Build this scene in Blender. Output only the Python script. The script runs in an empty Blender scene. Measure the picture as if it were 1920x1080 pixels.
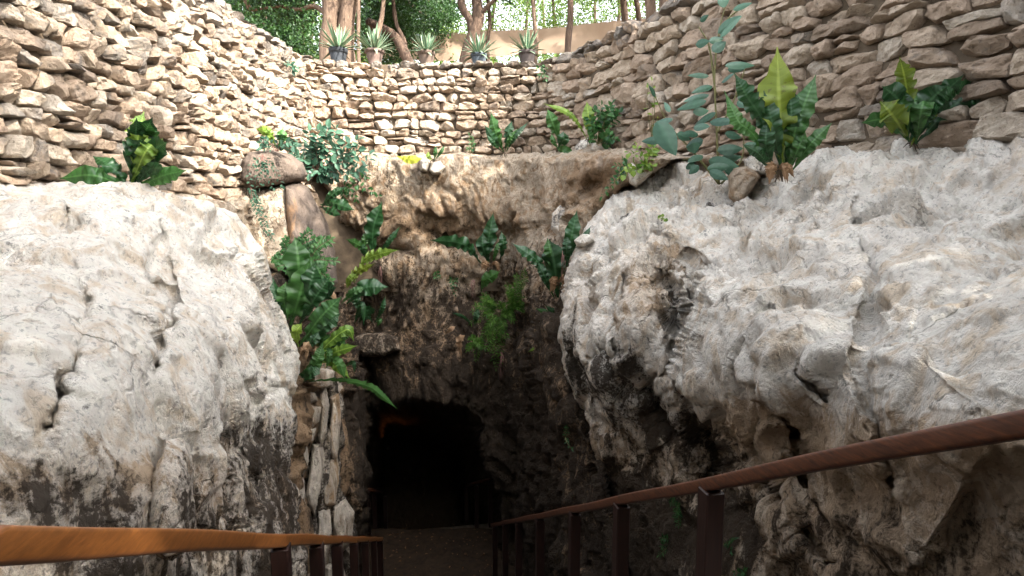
import bpy, math, random
import numpy as np
from mathutils import Vector, Matrix, Euler

R = math.radians
random.seed(7)
rng = np.random.default_rng(7)
scene = bpy.context.scene
COL = scene.collection

# ------------------------------------------------------------------ camera
PITCH = R(6.0)
FPX = 1040.0                      # focal length in pixels of the 1920 wide photograph
cam_d = bpy.data.cameras.new("camera")
cam_d.sensor_width = 36.0
cam_d.lens = 36.0 * FPX / 1920.0
cam_d.clip_start = 0.05
cam_d.clip_end = 500.0
cam = bpy.data.objects.new("camera", cam_d)
COL.objects.link(cam)
cam.location = (0, 0, 0)
cam.rotation_euler = (R(90) - PITCH, 0, 0)
scene.camera = cam

# ------------------------------------------------------------------ world, sun, exposure
SUN_EL, SUN_AZ = R(37), R(128)    # azimuth clockwise from +Y: sun stands behind and to the right
world = bpy.data.worlds.new("World")
scene.world = world
world.use_nodes = True
wn, wl = world.node_tree.nodes, world.node_tree.links
wn.clear()
sky = wn.new('ShaderNodeTexSky')
sky.sky_type = 'NISHITA'
sky.sun_disc = False
sky.sun_elevation = SUN_EL
sky.sun_rotation = SUN_AZ
sky.air_density = 1.0
sky.dust_density = 3.0
sky.ozone_density = 1.0
hsv = wn.new('ShaderNodeHueSaturation')
hsv.inputs['Saturation'].default_value = 0.28
bg = wn.new('ShaderNodeBackground')
bg.inputs['Strength'].default_value = 0.15
out = wn.new('ShaderNodeOutputWorld')
wl.new(sky.outputs[0], hsv.inputs['Color'])
wl.new(hsv.outputs[0], bg.inputs['Color'])
wl.new(bg.outputs[0], out.inputs['Surface'])

sun_d = bpy.data.lights.new("sun", 'SUN')
sun_d.energy = 2.0
sun_d.angle = R(0.5)
sun_d.color = (1.0, 0.93, 0.82)
sun = bpy.data.objects.new("sun", sun_d)
COL.objects.link(sun)
sd = Vector((math.sin(SUN_AZ) * math.cos(SUN_EL), math.cos(SUN_AZ) * math.cos(SUN_EL), math.sin(SUN_EL)))
sun.rotation_euler = sd.to_track_quat('Z', 'Y').to_euler()
sun.location = (0, 0, 30)

scene.view_settings.view_transform = 'Standard'
scene.view_settings.look = 'None'
scene.view_settings.gamma = 1
scene.view_settings.exposure = 3.25
scene.cycles.max_bounces = 6
scene.cycles.diffuse_bounces = 3
scene.cycles.transmission_bounces = 3
scene.cycles.transparent_max_bounces = 6

# ------------------------------------------------------------------ geometry helpers
CP, SP = math.cos(PITCH), math.sin(PITCH)
def P(u, v, Y):
    """world point at forward distance Y seen at photo position u, v"""
    k = (np.asarray(u, float) - 960.0) / FPX
    c = (540.0 - np.asarray(v, float)) / FPX
    yy = CP + SP * c
    zz = c * CP - SP
    s = np.asarray(Y, float) / yy
    return np.stack([k * s, yy * s, zz * s], -1)

_perm = rng.permutation(256)
_perm = np.concatenate([_perm, _perm])
_grad = rng.normal(size=(256, 3))
_grad /= np.linalg.norm(_grad, axis=1)[:, None]
def gnoise(p):
    p = np.asarray(p, float)
    i = np.floor(p).astype(int)
    f = p - i
    w = f * f * f * (f * (f * 6 - 15) + 10)
    r = 0
    for dx in (0, 1):
        for dy in (0, 1):
            for dz in (0, 1):
                h = _perm[(_perm[(_perm[(i[..., 0] + dx) & 255] + i[..., 1] + dy) & 255] + i[..., 2] + dz) & 255]
                g = _grad[h]
                d = g[..., 0] * (f[..., 0] - dx) + g[..., 1] * (f[..., 1] - dy) + g[..., 2] * (f[..., 2] - dz)
                r = r + d * (w[..., 0] if dx else 1 - w[..., 0]) * (w[..., 1] if dy else 1 - w[..., 1]) * (w[..., 2] if dz else 1 - w[..., 2])
    return r * 1.5
def fbm(p, octs=4, gain=0.5, lac=2.03):
    a, s, r = 1.0, 1.0, 0
    for o in range(octs):
        r = r + a * gnoise(p * s + o * 17.3)
        a *= gain; s *= lac
    return r
def ridged(p, octs=4, gain=0.5):
    a, s, r = 1.0, 1.0, 0
    for o in range(octs):
        r = r + a * (1 - 2 * np.abs(gnoise(p * s + o * 11.7)))
        a *= gain; s *= 2.1
    return r
_jit = rng.random((256, 3))
def worley(p):
    """returns F1, F2 and the offset of the nearest cell centre's hash"""
    i = np.floor(p).astype(int)
    f1 = np.full(p.shape[:-1], 9.0); f2 = f1.copy(); hid = np.zeros(p.shape[:-1], int)
    for dx in (-1, 0, 1):
        for dy in (-1, 0, 1):
            for dz in (-1, 0, 1):
                c = i + np.array([dx, dy, dz])
                h = _perm[(_perm[(_perm[c[..., 0] & 255] + c[..., 1]) & 255] + c[..., 2]) & 255]
                q = c + _jit[h]
                d = np.linalg.norm(q - p, axis=-1)
                nf = d < f1
                f2 = np.where(nf, f1, np.minimum(f2, d))
                hid = np.where(nf, h, hid)
                f1 = np.where(nf, d, f1)
    return f1, f2, hid
def facets(p, amp_tilt=1.0):
    """broken rock planes: each worley cell is a tilted plane"""
    i = np.floor(p).astype(int)
    f1 = np.full(p.shape[:-1], 1e-40); val = np.zeros(p.shape[:-1])
    for dx in (-1, 0, 1):
        for dy in (-1, 0, 1):
            for dz in (-1, 0, 1):
                c = i + np.array([dx, dy, dz])
                h = _perm[(_perm[(_perm[c[..., 0] & 255] + c[..., 1]) & 255] + c[..., 2]) & 255]
                q = c + _jit[h]
                dv = p - q
                d = np.linalg.norm(dv, axis=-1)
                g = _grad[h]
                pl = (dv * g).sum(-1) * amp_tilt * 1.25 + (_jit[h][..., 0] - 0.5) * 0.6
                wgt = np.exp(-45.0 * d)
                val += wgt * pl
                f1 = f1 + wgt
    return val / f1

def sstep(x, a=0.0, b=1.0):
    t = np.clip((x - a) / (b - a), 0, 1)
    return t * t * (3 - 2 * t)

def polyline_dist(U, V, pts, closed=False):
    """distance to a polyline, nearest point"""
    pts = np.asarray(pts, float)
    n = len(pts)
    best = np.full(U.shape, 1e9); bu = np.zeros(U.shape); bv = np.zeros(U.shape)
    for a in range(n if closed else n - 1):
        p0, p1 = pts[a], pts[(a + 1) % n]
        d = p1 - p0
        L = max((d * d).sum(), 1e-9)
        t = np.clip(((U - p0[0]) * d[0] + (V - p0[1]) * d[1]) / L, 0, 1)
        qu, qv = p0[0] + t * d[0], p0[1] + t * d[1]
        q = np.hypot(U - qu, V - qv)
        m = q < best
        best = np.where(m, q, best); bu = np.where(m, qu, bu); bv = np.where(m, qv, bv)
    return best, bu, bv
def in_poly(U, V, pts):
    pts = np.asarray(pts, float)
    ins = np.zeros(U.shape, bool)
    j = len(pts) - 1
    for i in range(len(pts)):
        x0, y0 = pts[i]; x1, y1 = pts[j]
        c = ((y0 > V) != (y1 > V)) & (U < (x1 - x0) * (V - y0) / (y1 - y0 + 1e-12) + x0)
        ins ^= c
        j = i
    return ins
def sdist(U, V, pts):
    d, bu, bv = polyline_dist(U, V, pts, True)
    return np.where(in_poly(U, V, pts), d, -d), bu, bv
def rough_outline(pts, step=14, amp=5, seed=0):
    """subdivide a closed outline and shake it with fractal noise"""
    pts = np.asarray(pts, float)
    o = []
    for a in range(len(pts)):
        p0, p1 = pts[a], pts[(a + 1) % len(pts)]
        m = max(1, int(np.hypot(*(p1 - p0)) / step))
        for k in range(m):
            o.append(p0 + (p1 - p0) * k / m)
    o = np.array(o)
    q = np.concatenate([o / 40.0, np.full((len(o), 1), seed * 3.7)], 1)
    o[:, 0] += amp * fbm(q, 3); o[:, 1] += amp * fbm(q + 50, 3)
    return o
def tps(ctrl):
    c = np.asarray(ctrl, float)
    x, y, z = c[:, 0] / 300, c[:, 1] / 300, c[:, 2]
    n = len(c)
    def U_(r): return np.where(r > 0, r * r * np.log(r + 1e-12), 0)
    K = U_(np.hypot(x[:, None] - x, y[:, None] - y)) + np.eye(n) * 0.01
    Pm = np.stack([np.ones(n), x, y], 1)
    A = np.block([[K, Pm], [Pm.T, np.zeros((3, 3))]])
    w = np.linalg.solve(A, np.concatenate([z, np.zeros(3)]))
    def f(U, V):
        u, v = U / 300, V / 300
        r = w[n] + w[n + 1] * u + w[n + 2] * v
        for i in range(n):
            r = r + w[i] * U_(np.hypot(u - x[i], v - y[i]))
        return r
    return f

def mesh_obj(name, verts, faces, mats, parent=None, origin=None, smooth=True, attrs=None, mat_idx=None):
    verts = np.asarray(verts, float).reshape(-1, 3)
    if parent is not None:
        org = np.array(parent['org']) if 'org' in parent else np.array(parent.location)
    else:
        org = np.array(origin) if origin is not None else np.array([verts[:, 0].mean(), verts[:, 1].mean(), verts[:, 2].min()])
    me = bpy.data.meshes.new(name)
    vv = (verts - org).astype(np.float32)
    me.vertices.add(len(vv)); me.vertices.foreach_set('co', vv.ravel())
    if isinstance(faces, np.ndarray):
        k = faces.shape[1]; nf = len(faces)
        idx = faces.ravel(); starts = np.arange(nf) * k
    else:
        idx = np.array([i for f in faces for i in f]); ln = np.array([len(f) for f in faces])
        starts = np.concatenate([[0], np.cumsum(ln)[:-1]]); nf = len(faces)
    me.loops.add(len(idx)); me.loops.foreach_set('vertex_index', idx.astype(np.int32))
    me.polygons.add(nf); me.polygons.foreach_set('loop_start', starts.astype(np.int32))
    if mat_idx is not None:
        me.polygons.foreach_set('material_index', np.asarray(mat_idx, np.int32))
    me.update(calc_edges=True)
    me.validate()
    me.polygons.foreach_set('use_smooth', np.full(len(me.polygons), smooth, bool))
    for a, val in (attrs or {}).items():
        val = np.asarray(val, np.float32)
        if val.ndim == 1:
            at = me.attributes.new(a, 'FLOAT', 'POINT'); at.data.foreach_set('value', val)
        else:
            at = me.attributes.new(a, 'FLOAT_VECTOR', 'POINT'); at.data.foreach_set('vector', val.ravel())
    for m in (mats if isinstance(mats, (list, tuple)) else [mats]):
        me.materials.append(m)
    o = bpy.data.objects.new(name, me)
    COL.objects.link(o)
    if parent is not None:
        o.parent = parent
        p2 = parent
        o['org'] = list(map(float, org))
    else:
        o.location = org
        o['org'] = list(map(float, org))
    return o
def empty(name, loc):
    o = bpy.data.objects.new(name, None)
    o.empty_display_size = 0.1
    COL.objects.link(o)
    o.location = loc
    o['org'] = [float(c) for c in loc]
    return o
def tag(o, label=None, cat=None, group=None, kind=None):
    if label: o['label'] = label
    if cat: o['category'] = cat
    if group: o['group'] = group
    if kind: o['kind'] = kind
    return o
class MB:
    """collects pieces for one mesh"""
    def __init__(s): s.v = []; s.f = []; s.n = 0; s.a = []
    def add(s, v, f, a=None):
        v = np.asarray(v, float).reshape(-1, 3)
        s.v.append(v); s.f += [tuple(int(i) + s.n for i in q) for q in f]; s.n += len(v)
        s.a.append(np.full(len(v), 0.5) if a is None else np.broadcast_to(np.asarray(a, float), (len(v),)))
    def build(s, name, mat, parent=None, origin=None, smooth=True, attr=None):
        return mesh_obj(name, np.concatenate(s.v), s.f, mat, parent, origin, smooth, {attr: np.concatenate(s.a)} if attr else None)
def bevel_box(c, ax, ay, az, hx, hy, hz, b=0.006):
    """box with chamfered edges, axes given"""
    c = np.array(c, float); A = np.stack([ax, ay, az]).astype(float)
    v = []; idx = {}
    for sx in (-1, 1):
        for sy in (-1, 1):
            for sz in (-1, 1):
                for k in range(3):
                    h = np.array([hx, hy, hz]) - b
                    h[k] += b
                    idx[(sx, sy, sz, k)] = len(v)
                    v.append(c + (np.array([sx, sy, sz]) * h) @ A)
    f = []
    for k in range(3):
        o = [j for j in range(3) if j != k]
        for s in (-1, 1):
            q = []
            for (a, b2) in ((-1, -1), (1, -1), (1, 1), (-1, 1)):
                t = [0, 0, 0]; t[k] = s; t[o[0]] = a; t[o[1]] = b2
                q.append(idx[(t[0], t[1], t[2], k)])
            f.append(q)
        for a in (-1, 1):
            for b2 in (-1, 1):
                t = [0, 0, 0]; t[o[0]] = a; t[o[1]] = b2
                t1 = t[:]; t1[k] = -1; t2 = t[:]; t2[k] = 1
                f.append([idx[(*t1, o[0])], idx[(*t2, o[0])], idx[(*t2, o[1])], idx[(*t1, o[1])]])
    for sx in (-1, 1):
        for sy in (-1, 1):
            for sz in (-1, 1):
                f.append([idx[(sx, sy, sz, k)] for k in range(3)])
    return np.array(v), f
def tube(pts, radii, seg=10, rough=0.0, seed=0, caps=True):
    pts = np.asarray(pts, float); n = len(pts)
    radii = np.broadcast_to(np.asarray(radii, float), (n,))
    T = np.gradient(pts, axis=0); T /= np.linalg.norm(T, axis=1)[:, None] + 1e-12
    up = np.array([0.3, 0.9, 0.1]) if abs(T[0][2]) > 0.7 else np.array([0, 0, 1.0])
    v = []
    for i in range(n):
        a = np.cross(T[i], up); a /= np.linalg.norm(a) + 1e-12
        b = np.cross(T[i], a)
        th = np.arange(seg) * 2 * math.pi / seg
        ring = np.cos(th)[:, None] * a + np.sin(th)[:, None] * b
        r = radii[i] * np.ones(seg)
        if rough:
            q = np.stack([np.cos(th) * 1.6, np.sin(th) * 1.6, np.full(seg, i * 0.25 + seed * 9.1)], 1)
            r = r * (1 + rough * fbm(q, 3))
        v.append(pts[i] + ring * r[:, None])
    v = np.concatenate(v)
    f = []
    for i in range(n - 1):
        for j in range(seg):
            k = (j + 1) % seg
            f.append((i * seg + j, i * seg + k, (i + 1) * seg + k, (i + 1) * seg + j))
    if caps:
        f.append(tuple(range(seg))[::-1]); f.append(tuple(range((n - 1) * seg, n * seg)))
    return v, f
def spline(pts, n=12):
    """catmull-rom through the points"""
    p = np.asarray(pts, float)
    if len(p) == 2:
        return p[0] + (p[1] - p[0]) * np.linspace(0, 1, n)[:, None]
    p = np.concatenate([[2 * p[0] - p[1]], p, [2 * p[-1] - p[-2]]])
    m = len(p) - 3
    o = []
    for t in np.linspace(0, m - 1e-6, n):
        i = int(t); s = t - i
        a, b, c, d = p[i:i + 4]
        o.append(0.5 * (2 * b + (c - a) * s + (2 * a - 5 * b + 4 * c - d) * s * s + (3 * b - a - 3 * c + d) * s ** 3))
    return np.array(o)

# ------------------------------------------------------------------ materials
def new_mat(name):
    m = bpy.data.materials.new(name); m.use_nodes = True
    nt = m.node_tree; nt.nodes.clear()
    o = nt.nodes.new('ShaderNodeOutputMaterial')
    b = nt.nodes.new('ShaderNodeBsdfPrincipled')
    nt.links.new(b.outputs[0], o.inputs['Surface'])
    return m, nt, b, o
def N(nt, t, **kw):
    n = nt.nodes.new(t)
    for k, v in kw.items():
        if k in n.inputs: n.inputs[k].default_value = v
        else: setattr(n, k, v)
    return n
def noise_tex(nt, coord, scale, detail=8, rough=0.6, dist=0.0, vscale=None):
    if vscale is not None:
        mp = N(nt, 'ShaderNodeMapping'); mp.inputs['Scale'].default_value = vscale
        nt.links.new(coord, mp.inputs['Vector']); coord = mp.outputs[0]
    n = N(nt, 'ShaderNodeTexNoise'); n.inputs['Scale'].default_value = scale
    n.inputs['Detail'].default_value = detail; n.inputs['Roughness'].default_value = rough
    n.inputs['Distortion'].default_value = dist
    nt.links.new(coord, n.inputs['Vector'])
    return n.outputs['Fac']
def ramp(nt, fac, stops):
    r = N(nt, 'ShaderNodeValToRGB')
    e = r.color_ramp.elements
    while len(e) > len(stops): e.remove(e[-1])
    while len(e) < len(stops): e.new(1.0)
    for i, (p, c) in enumerate(stops):
        e[i].position = p; e[i].color = (*c, 1) if len(c) == 3 else c
    nt.links.new(fac, r.inputs[0])
    return r.outputs[0]
def mix(nt, fac, a, b, mode='MIX'):
    m = N(nt, 'ShaderNodeMix', data_type='RGBA', blend_type=mode)
    for s, x in ((m.inputs[0], fac), (m.inputs[6], a), (m.inputs[7], b)):
        if isinstance(x, (int, float)): s.default_value = x
        elif isinstance(x, tuple): s.default_value = (*x, 1)
        else: nt.links.new(x, s)
    return m.outputs[2]
def math_n(nt, op, a, b=None, clamp=False):
    m = N(nt, 'ShaderNodeMath', operation=op); m.use_clamp = clamp
    for s, x in ((m.inputs[0], a), (m.inputs[1], b)):
        if x is None: continue
        if isinstance(x, (int, float)): s.default_value = x
        else: nt.links.new(x, s)
    return m.outputs[0]
def attr(nt, name):
    a = N(nt, 'ShaderNodeAttribute'); a.attribute_name = name
    return a

def rock_material(name, pale, mid, ochre, grey, dark, bump=0.5, vstretch=0.6, wet=0.0):
    """limestone: pale body, grey weathering, ochre iron patches and dark algae with some painted shade where the attributes say"""
    m, nt, b, o = new_mat(name)
    geo = N(nt, 'ShaderNodeNewGeometry'); pos = geo.outputs['Position']
    n1 = noise_tex(nt, pos, 1.6, 7, 0.62, 0.4, (1, 1, vstretch))
    n2 = noise_tex(nt, pos, 7.0, 8, 0.68, 0.8, (1, 1, vstretch))
    n3 = noise_tex(nt, pos, 38.0, 6, 0.7, 0.3)
    c = ramp(nt, n2, [(0.38, mid), (0.50, pale), (0.68, tuple(min(1, x * 1.15) for x in pale))])
    g = ramp(nt, n1, [(0.50, (0, 0, 0)), (0.66, (1, 1, 1))])
    c = mix(nt, math_n(nt, 'MULTIPLY', g, 0.35), c, grey)
    oc = attr(nt, 'oc').outputs['Fac']
    f = math_n(nt, 'ADD', oc, math_n(nt, 'MULTIPLY', math_n(nt, 'SUBTRACT', n2, 0.5), 1.9))
    f = ramp(nt, f, [(0.34, (0, 0, 0)), (0.58, (1, 1, 1))])
    c = mix(nt, math_n(nt, 'MULTIPLY', f, 0.85), c, ochre)
    # speckle of lichen and pits
    s = ramp(nt, n3, [(0.36, (1, 1, 1)), (0.45, (0, 0, 0))])
    c = mix(nt, math_n(nt, 'MULTIPLY', s, 0.40), c, dark)
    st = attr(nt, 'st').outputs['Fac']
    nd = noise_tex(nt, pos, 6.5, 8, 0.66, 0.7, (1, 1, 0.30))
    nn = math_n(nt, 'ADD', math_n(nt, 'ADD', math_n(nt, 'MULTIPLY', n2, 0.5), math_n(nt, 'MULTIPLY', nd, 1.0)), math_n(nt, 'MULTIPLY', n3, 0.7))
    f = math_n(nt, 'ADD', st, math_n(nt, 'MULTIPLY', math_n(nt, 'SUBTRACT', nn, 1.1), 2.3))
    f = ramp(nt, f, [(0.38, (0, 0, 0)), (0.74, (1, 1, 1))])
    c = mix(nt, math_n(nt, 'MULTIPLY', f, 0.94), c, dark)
    cw = N(nt, 'ShaderNodeTexNoise'); cw.inputs['Scale'].default_value = 4; cw.inputs['Detail'].default_value = 6
    nt.links.new(pos, cw.inputs['Vector'])
    cm = N(nt, 'ShaderNodeMix', data_type='VECTOR'); cm.inputs[0].default_value = 0.35
    nt.links.new(pos, cm.inputs[4]); nt.links.new(cw.outputs['Color'], cm.inputs[5])
    mpc = N(nt, 'ShaderNodeMapping'); mpc.inputs['Scale'].default_value = (1, 1, vstretch)
    nt.links.new(cm.outputs[1], mpc.inputs['Vector'])
    ce = N(nt, 'ShaderNodeTexVoronoi', feature='DISTANCE_TO_EDGE'); ce.inputs['Scale'].default_value = 4.5
    nt.links.new(mpc.outputs[0], ce.inputs['Vector'])
    cl = ramp(nt, ce.outputs['Distance'], [(0.0, (1, 1, 1)), (0.035, (0, 0, 0))])
    msk = ramp(nt, noise_tex(nt, pos, 2.7, 4, 0.6), [(0.50, (0, 0, 0)), (0.58, (1, 1, 1))])
    cl = math_n(nt, 'MULTIPLY', cl, msk)
    c = mix(nt, math_n(nt, 'MULTIPLY', cl, 0.35), c, tuple(x * 2.5 for x in dark))
    nt.links.new(c, b.inputs['Base Color'])
    b.inputs['Roughness'].default_value = 0.9 - wet
    b.inputs['Specular IOR Level'].default_value = 0.25
    # relief finer than the mesh: chips, pits and grain
    mpr = N(nt, 'ShaderNodeMapping'); mpr.inputs['Scale'].default_value = (1, 1, vstretch)
    nt.links.new(pos, mpr.inputs['Vector'])
    rg = N(nt, 'ShaderNodeTexNoise'); rg.noise_type = 'RIDGED_MULTIFRACTAL'; rg.normalize = True
    rg.inputs['Scale'].default_value = 3.6; rg.inputs['Detail'].default_value = 9; rg.inputs['Roughness'].default_value = 0.62; rg.inputs['Distortion'].default_value = 0.5
    nt.links.new(mpr.outputs[0], rg.inputs['Vector'])
    h1 = noise_tex(nt, pos, 11.0, 12, 0.74, 0.5, (1, 1, vstretch))
    wv = N(nt, 'ShaderNodeTexNoise'); wv.inputs['Scale'].default_value = 6; wv.inputs['Detail'].default_value = 4
    nt.links.new(pos, wv.inputs['Vector'])
    wp = N(nt, 'ShaderNodeMix', data_type='VECTOR'); wp.inputs[0].default_value = 0.16
    nt.links.new(pos, wp.inputs[4]); nt.links.new(wv.outputs['Color'], wp.inputs[5])
    def chips(scale, seed):
        mp = N(nt, 'ShaderNodeMapping'); mp.inputs['Scale'].default_value = (1, 1, vstretch); mp.inputs['Location'].default_value = (seed, seed * 2, 0)
        nt.links.new(wp.outputs[1], mp.inputs['Vector'])
        vo = N(nt, 'ShaderNodeTexVoronoi', feature='F1'); vo.inputs['Scale'].default_value = scale
        nt.links.new(mp.outputs[0], vo.inputs['Vector'])
        return vo.outputs['Distance']
    pit = ramp(nt, chips(30, 3), [(0.05, (0, 0, 0)), (0.30, (1, 1, 1))])
    h = math_n(nt, 'ADD', math_n(nt, 'ADD', math_n(nt, 'MULTIPLY', h1, 0.9), math_n(nt, 'MULTIPLY', rg.outputs['Fac'], 1.0)), math_n(nt, 'MULTIPLY', pit, 0.10))
    h = math_n(nt, 'SUBTRACT', h, math_n(nt, 'MULTIPLY', chips(9, 1), 0.35))
    h = math_n(nt, 'SUBTRACT', h, math_n(nt, 'MULTIPLY', chips(21, 5), 0.18))
    h = math_n(nt, 'ADD', h, math_n(nt, 'MULTIPLY', n3, 0.22))
    h = math_n(nt, 'SUBTRACT', h, math_n(nt, 'MULTIPLY', cl, 0.25))
    bp = N(nt, 'ShaderNodeBump'); bp.inputs['Strength'].default_value = bump; bp.inputs['Distance'].default_value = 0.13
    nt.links.new(h, bp.inputs['Height'])
    nt.links.new(bp.outputs[0], b.inputs['Normal'])
    return m
M_WHITE = rock_material('white_limestone', (0.90, 0.83, 0.735), (0.76, 0.63, 0.48), (0.46, 0.31, 0.18), (0.62, 0.565, 0.51), (0.035, 0.022, 0.012), 1.0, 0.6)
M_CLIFF = rock_material('pit_limestone', (0.62, 0.52, 0.40), (0.36, 0.26, 0.175), (0.30, 0.18, 0.09), (0.30, 0.27, 0.24), (0.030, 0.020, 0.012), 1.0, 0.7, 0.15)
M_SLAB = rock_material('weathered_slab', (0.13, 0.10, 0.08), (0.07, 0.053, 0.042), (0.24, 0.14, 0.075), (0.09, 0.085, 0.08), (0.03, 0.022, 0.016), 0.6, 0.25)
M_STRATA = rock_material('layered_limestone', (0.66, 0.58, 0.48), (0.42, 0.33, 0.24), (0.40, 0.24, 0.11), (0.38, 0.34, 0.31), (0.028, 0.018, 0.010), 0.9, 0.22, 0.1)

def stone_material():
    m, nt, b, o = new_mat('wall_stone')
    geo = N(nt, 'ShaderNodeNewGeometry'); pos = geo.outputs['Position']
    t = attr(nt, 'tint').outputs['Fac']
    c = ramp(nt, t, [(0.0, (0.20, 0.17, 0.145)), (0.22, (0.35, 0.27, 0.20)), (0.45, (0.47, 0.36, 0.27)), (0.62, (0.53, 0.425, 0.32)), (0.82, (0.60, 0.52, 0.42)), (1.0, (0.39, 0.355, 0.31))])
    n2 = noise_tex(nt, pos, 9.0, 8, 0.68, 0.6)
    n3 = noise_tex(nt, pos, 45.0, 6, 0.7)
    c = mix(nt, ramp(nt, n2, [(0.42, (1, 1, 1)), (0.62, (0, 0, 0))]), c, mix(nt, 0.45, c, (0.20, 0.135, 0.085)))
    gr = attr(nt, 'st').outputs['Fac']
    f = math_n(nt, 'ADD', gr, math_n(nt, 'MULTIPLY', math_n(nt, 'SUBTRACT', n2, 0.5), 2.2))
    f = ramp(nt, f, [(0.35, (0, 0, 0)), (0.75, (1, 1, 1))])
    c = mix(nt, math_n(nt, 'MULTIPLY', f, 0.85), c, (0.15, 0.135, 0.12))
    s = ramp(nt, n3, [(0.33, (1, 1, 1)), (0.43, (0, 0, 0))])
    c = mix(nt, math_n(nt, 'MULTIPLY', s, 0.6), c, (0.05, 0.035, 0.025))
    nt.links.new(c, b.inputs['Base Color'])
    b.inputs['Roughness'].default_value = 0.92
    b.inputs['Specular IOR Level'].default_value = 0.2
    h = math_n(nt, 'ADD', noise_tex(nt, pos, 20.0, 9, 0.72, 0.5), math_n(nt, 'MULTIPLY', n3, 0.3))
    bp = N(nt, 'ShaderNodeBump'); bp.inputs['Strength'].default_value = 0.9; bp.inputs['Distance'].default_value = 0.07
    nt.links.new(h, bp.inputs['Height']); nt.links.new(bp.outputs[0], b.inputs['Normal'])
    return m
M_STONE = stone_material()

def simple_mat(name, c1, c2, scale=6, rough=0.85, bump=0.3, bdist=0.02, vscale=None, spec=0.3):
    m, nt, b, o = new_mat(name)
    tc = N(nt, 'ShaderNodeTexCoord').outputs['Object']
    n = noise_tex(nt, tc, scale, 8, 0.65, 0.4, vscale)
    nt.links.new(ramp(nt, n, [(0.32, c1), (0.68, c2)]), b.inputs['Base Color'])
    b.inputs['Roughness'].default_value = rough
    b.inputs['Specular IOR Level'].default_value = spec
    bp = N(nt, 'ShaderNodeBump'); bp.inputs['Strength'].default_value = bump; bp.inputs['Distance'].default_value = bdist
    nt.links.new(n, bp.inputs['Height']); nt.links.new(bp.outputs[0], b.inputs['Normal'])
    return m
M_SOIL = simple_mat('dark_soil', (0.05, 0.035, 0.022), (0.11, 0.08, 0.05), 8)
M_LITTER = simple_mat('leaf_litter', (0.07, 0.045, 0.025), (0.22, 0.15, 0.08), 14, 0.95, 0.6, 0.05)
M_FLOOR = simple_mat('trodden_earth', (0.018, 0.011, 0.006), (0.05, 0.029, 0.014), 10, 0.9, 0.5, 0.03)
M_STEP = simple_mat('step_stone', (0.05, 0.04, 0.03), (0.12, 0.09, 0.065), 7, 0.9, 0.5, 0.02)
M_WOOD = simple_mat('varnished_wood', (0.026, 0.008, 0.004), (0.125, 0.040, 0.014), 5, 0.55, 0.15, 0.006, (18, 1.2, 18), 0.5)
M_WOODH = simple_mat('honey_wood', (0.12, 0.040, 0.010), (0.25, 0.092, 0.022), 5, 0.42, 0.15, 0.006, (18, 1.2, 18), 0.5)
M_WOODP = simple_mat('dark_post_wood', (0.012, 0.005, 0.004), (0.026, 0.009, 0.006), 5, 0.45, 0.15, 0.006, (16, 16, 1.2), 0.45)
M_BARK = simple_mat('pale_bark', (0.065, 0.042, 0.030), (0.17, 0.118, 0.082), 5, 0.95, 0.8, 0.05, (3, 3, 0.7))
M_BARK2 = simple_mat('dark_bark', (0.035, 0.022, 0.016), (0.11, 0.072, 0.050), 6, 0.95, 0.8, 0.04, (3, 3, 0.7))
M_CLOTH_C = ((0.27, 0.19, 0.13), (0.34, 0.25, 0.175))
def cloth_mat():
    m, nt, b, o = new_mat('beige_shade_cloth')
    tc = N(nt, 'ShaderNodeTexCoord').outputs['Object']
    n = noise_tex(nt, tc, 3, 6, 0.6)
    col = ramp(nt, n, [(0.3, M_CLOTH_C[0]), (0.7, M_CLOTH_C[1])])
    nt.links.new(col, b.inputs['Base Color']); b.inputs['Roughness'].default_value = 0.95
    tr = N(nt, 'ShaderNodeBsdfTranslucent'); nt.links.new(col, tr.inputs[0])
    mx = N(nt, 'ShaderNodeMixShader'); mx.inputs[0].default_value = 0.25
    nt.links.new(b.outputs[0], mx.inputs[1]); nt.links.new(tr.outputs[0], mx.inputs[2]); nt.links.new(mx.outputs[0], o.inputs[0])
    return m
M_CLOTH = cloth_mat()
def pot_mat(name, c): return simple_mat(name, tuple(x * 0.8 for x in c), tuple(x * 1.15 for x in c), 12, 0.8, 0.15, 0.01)

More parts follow.
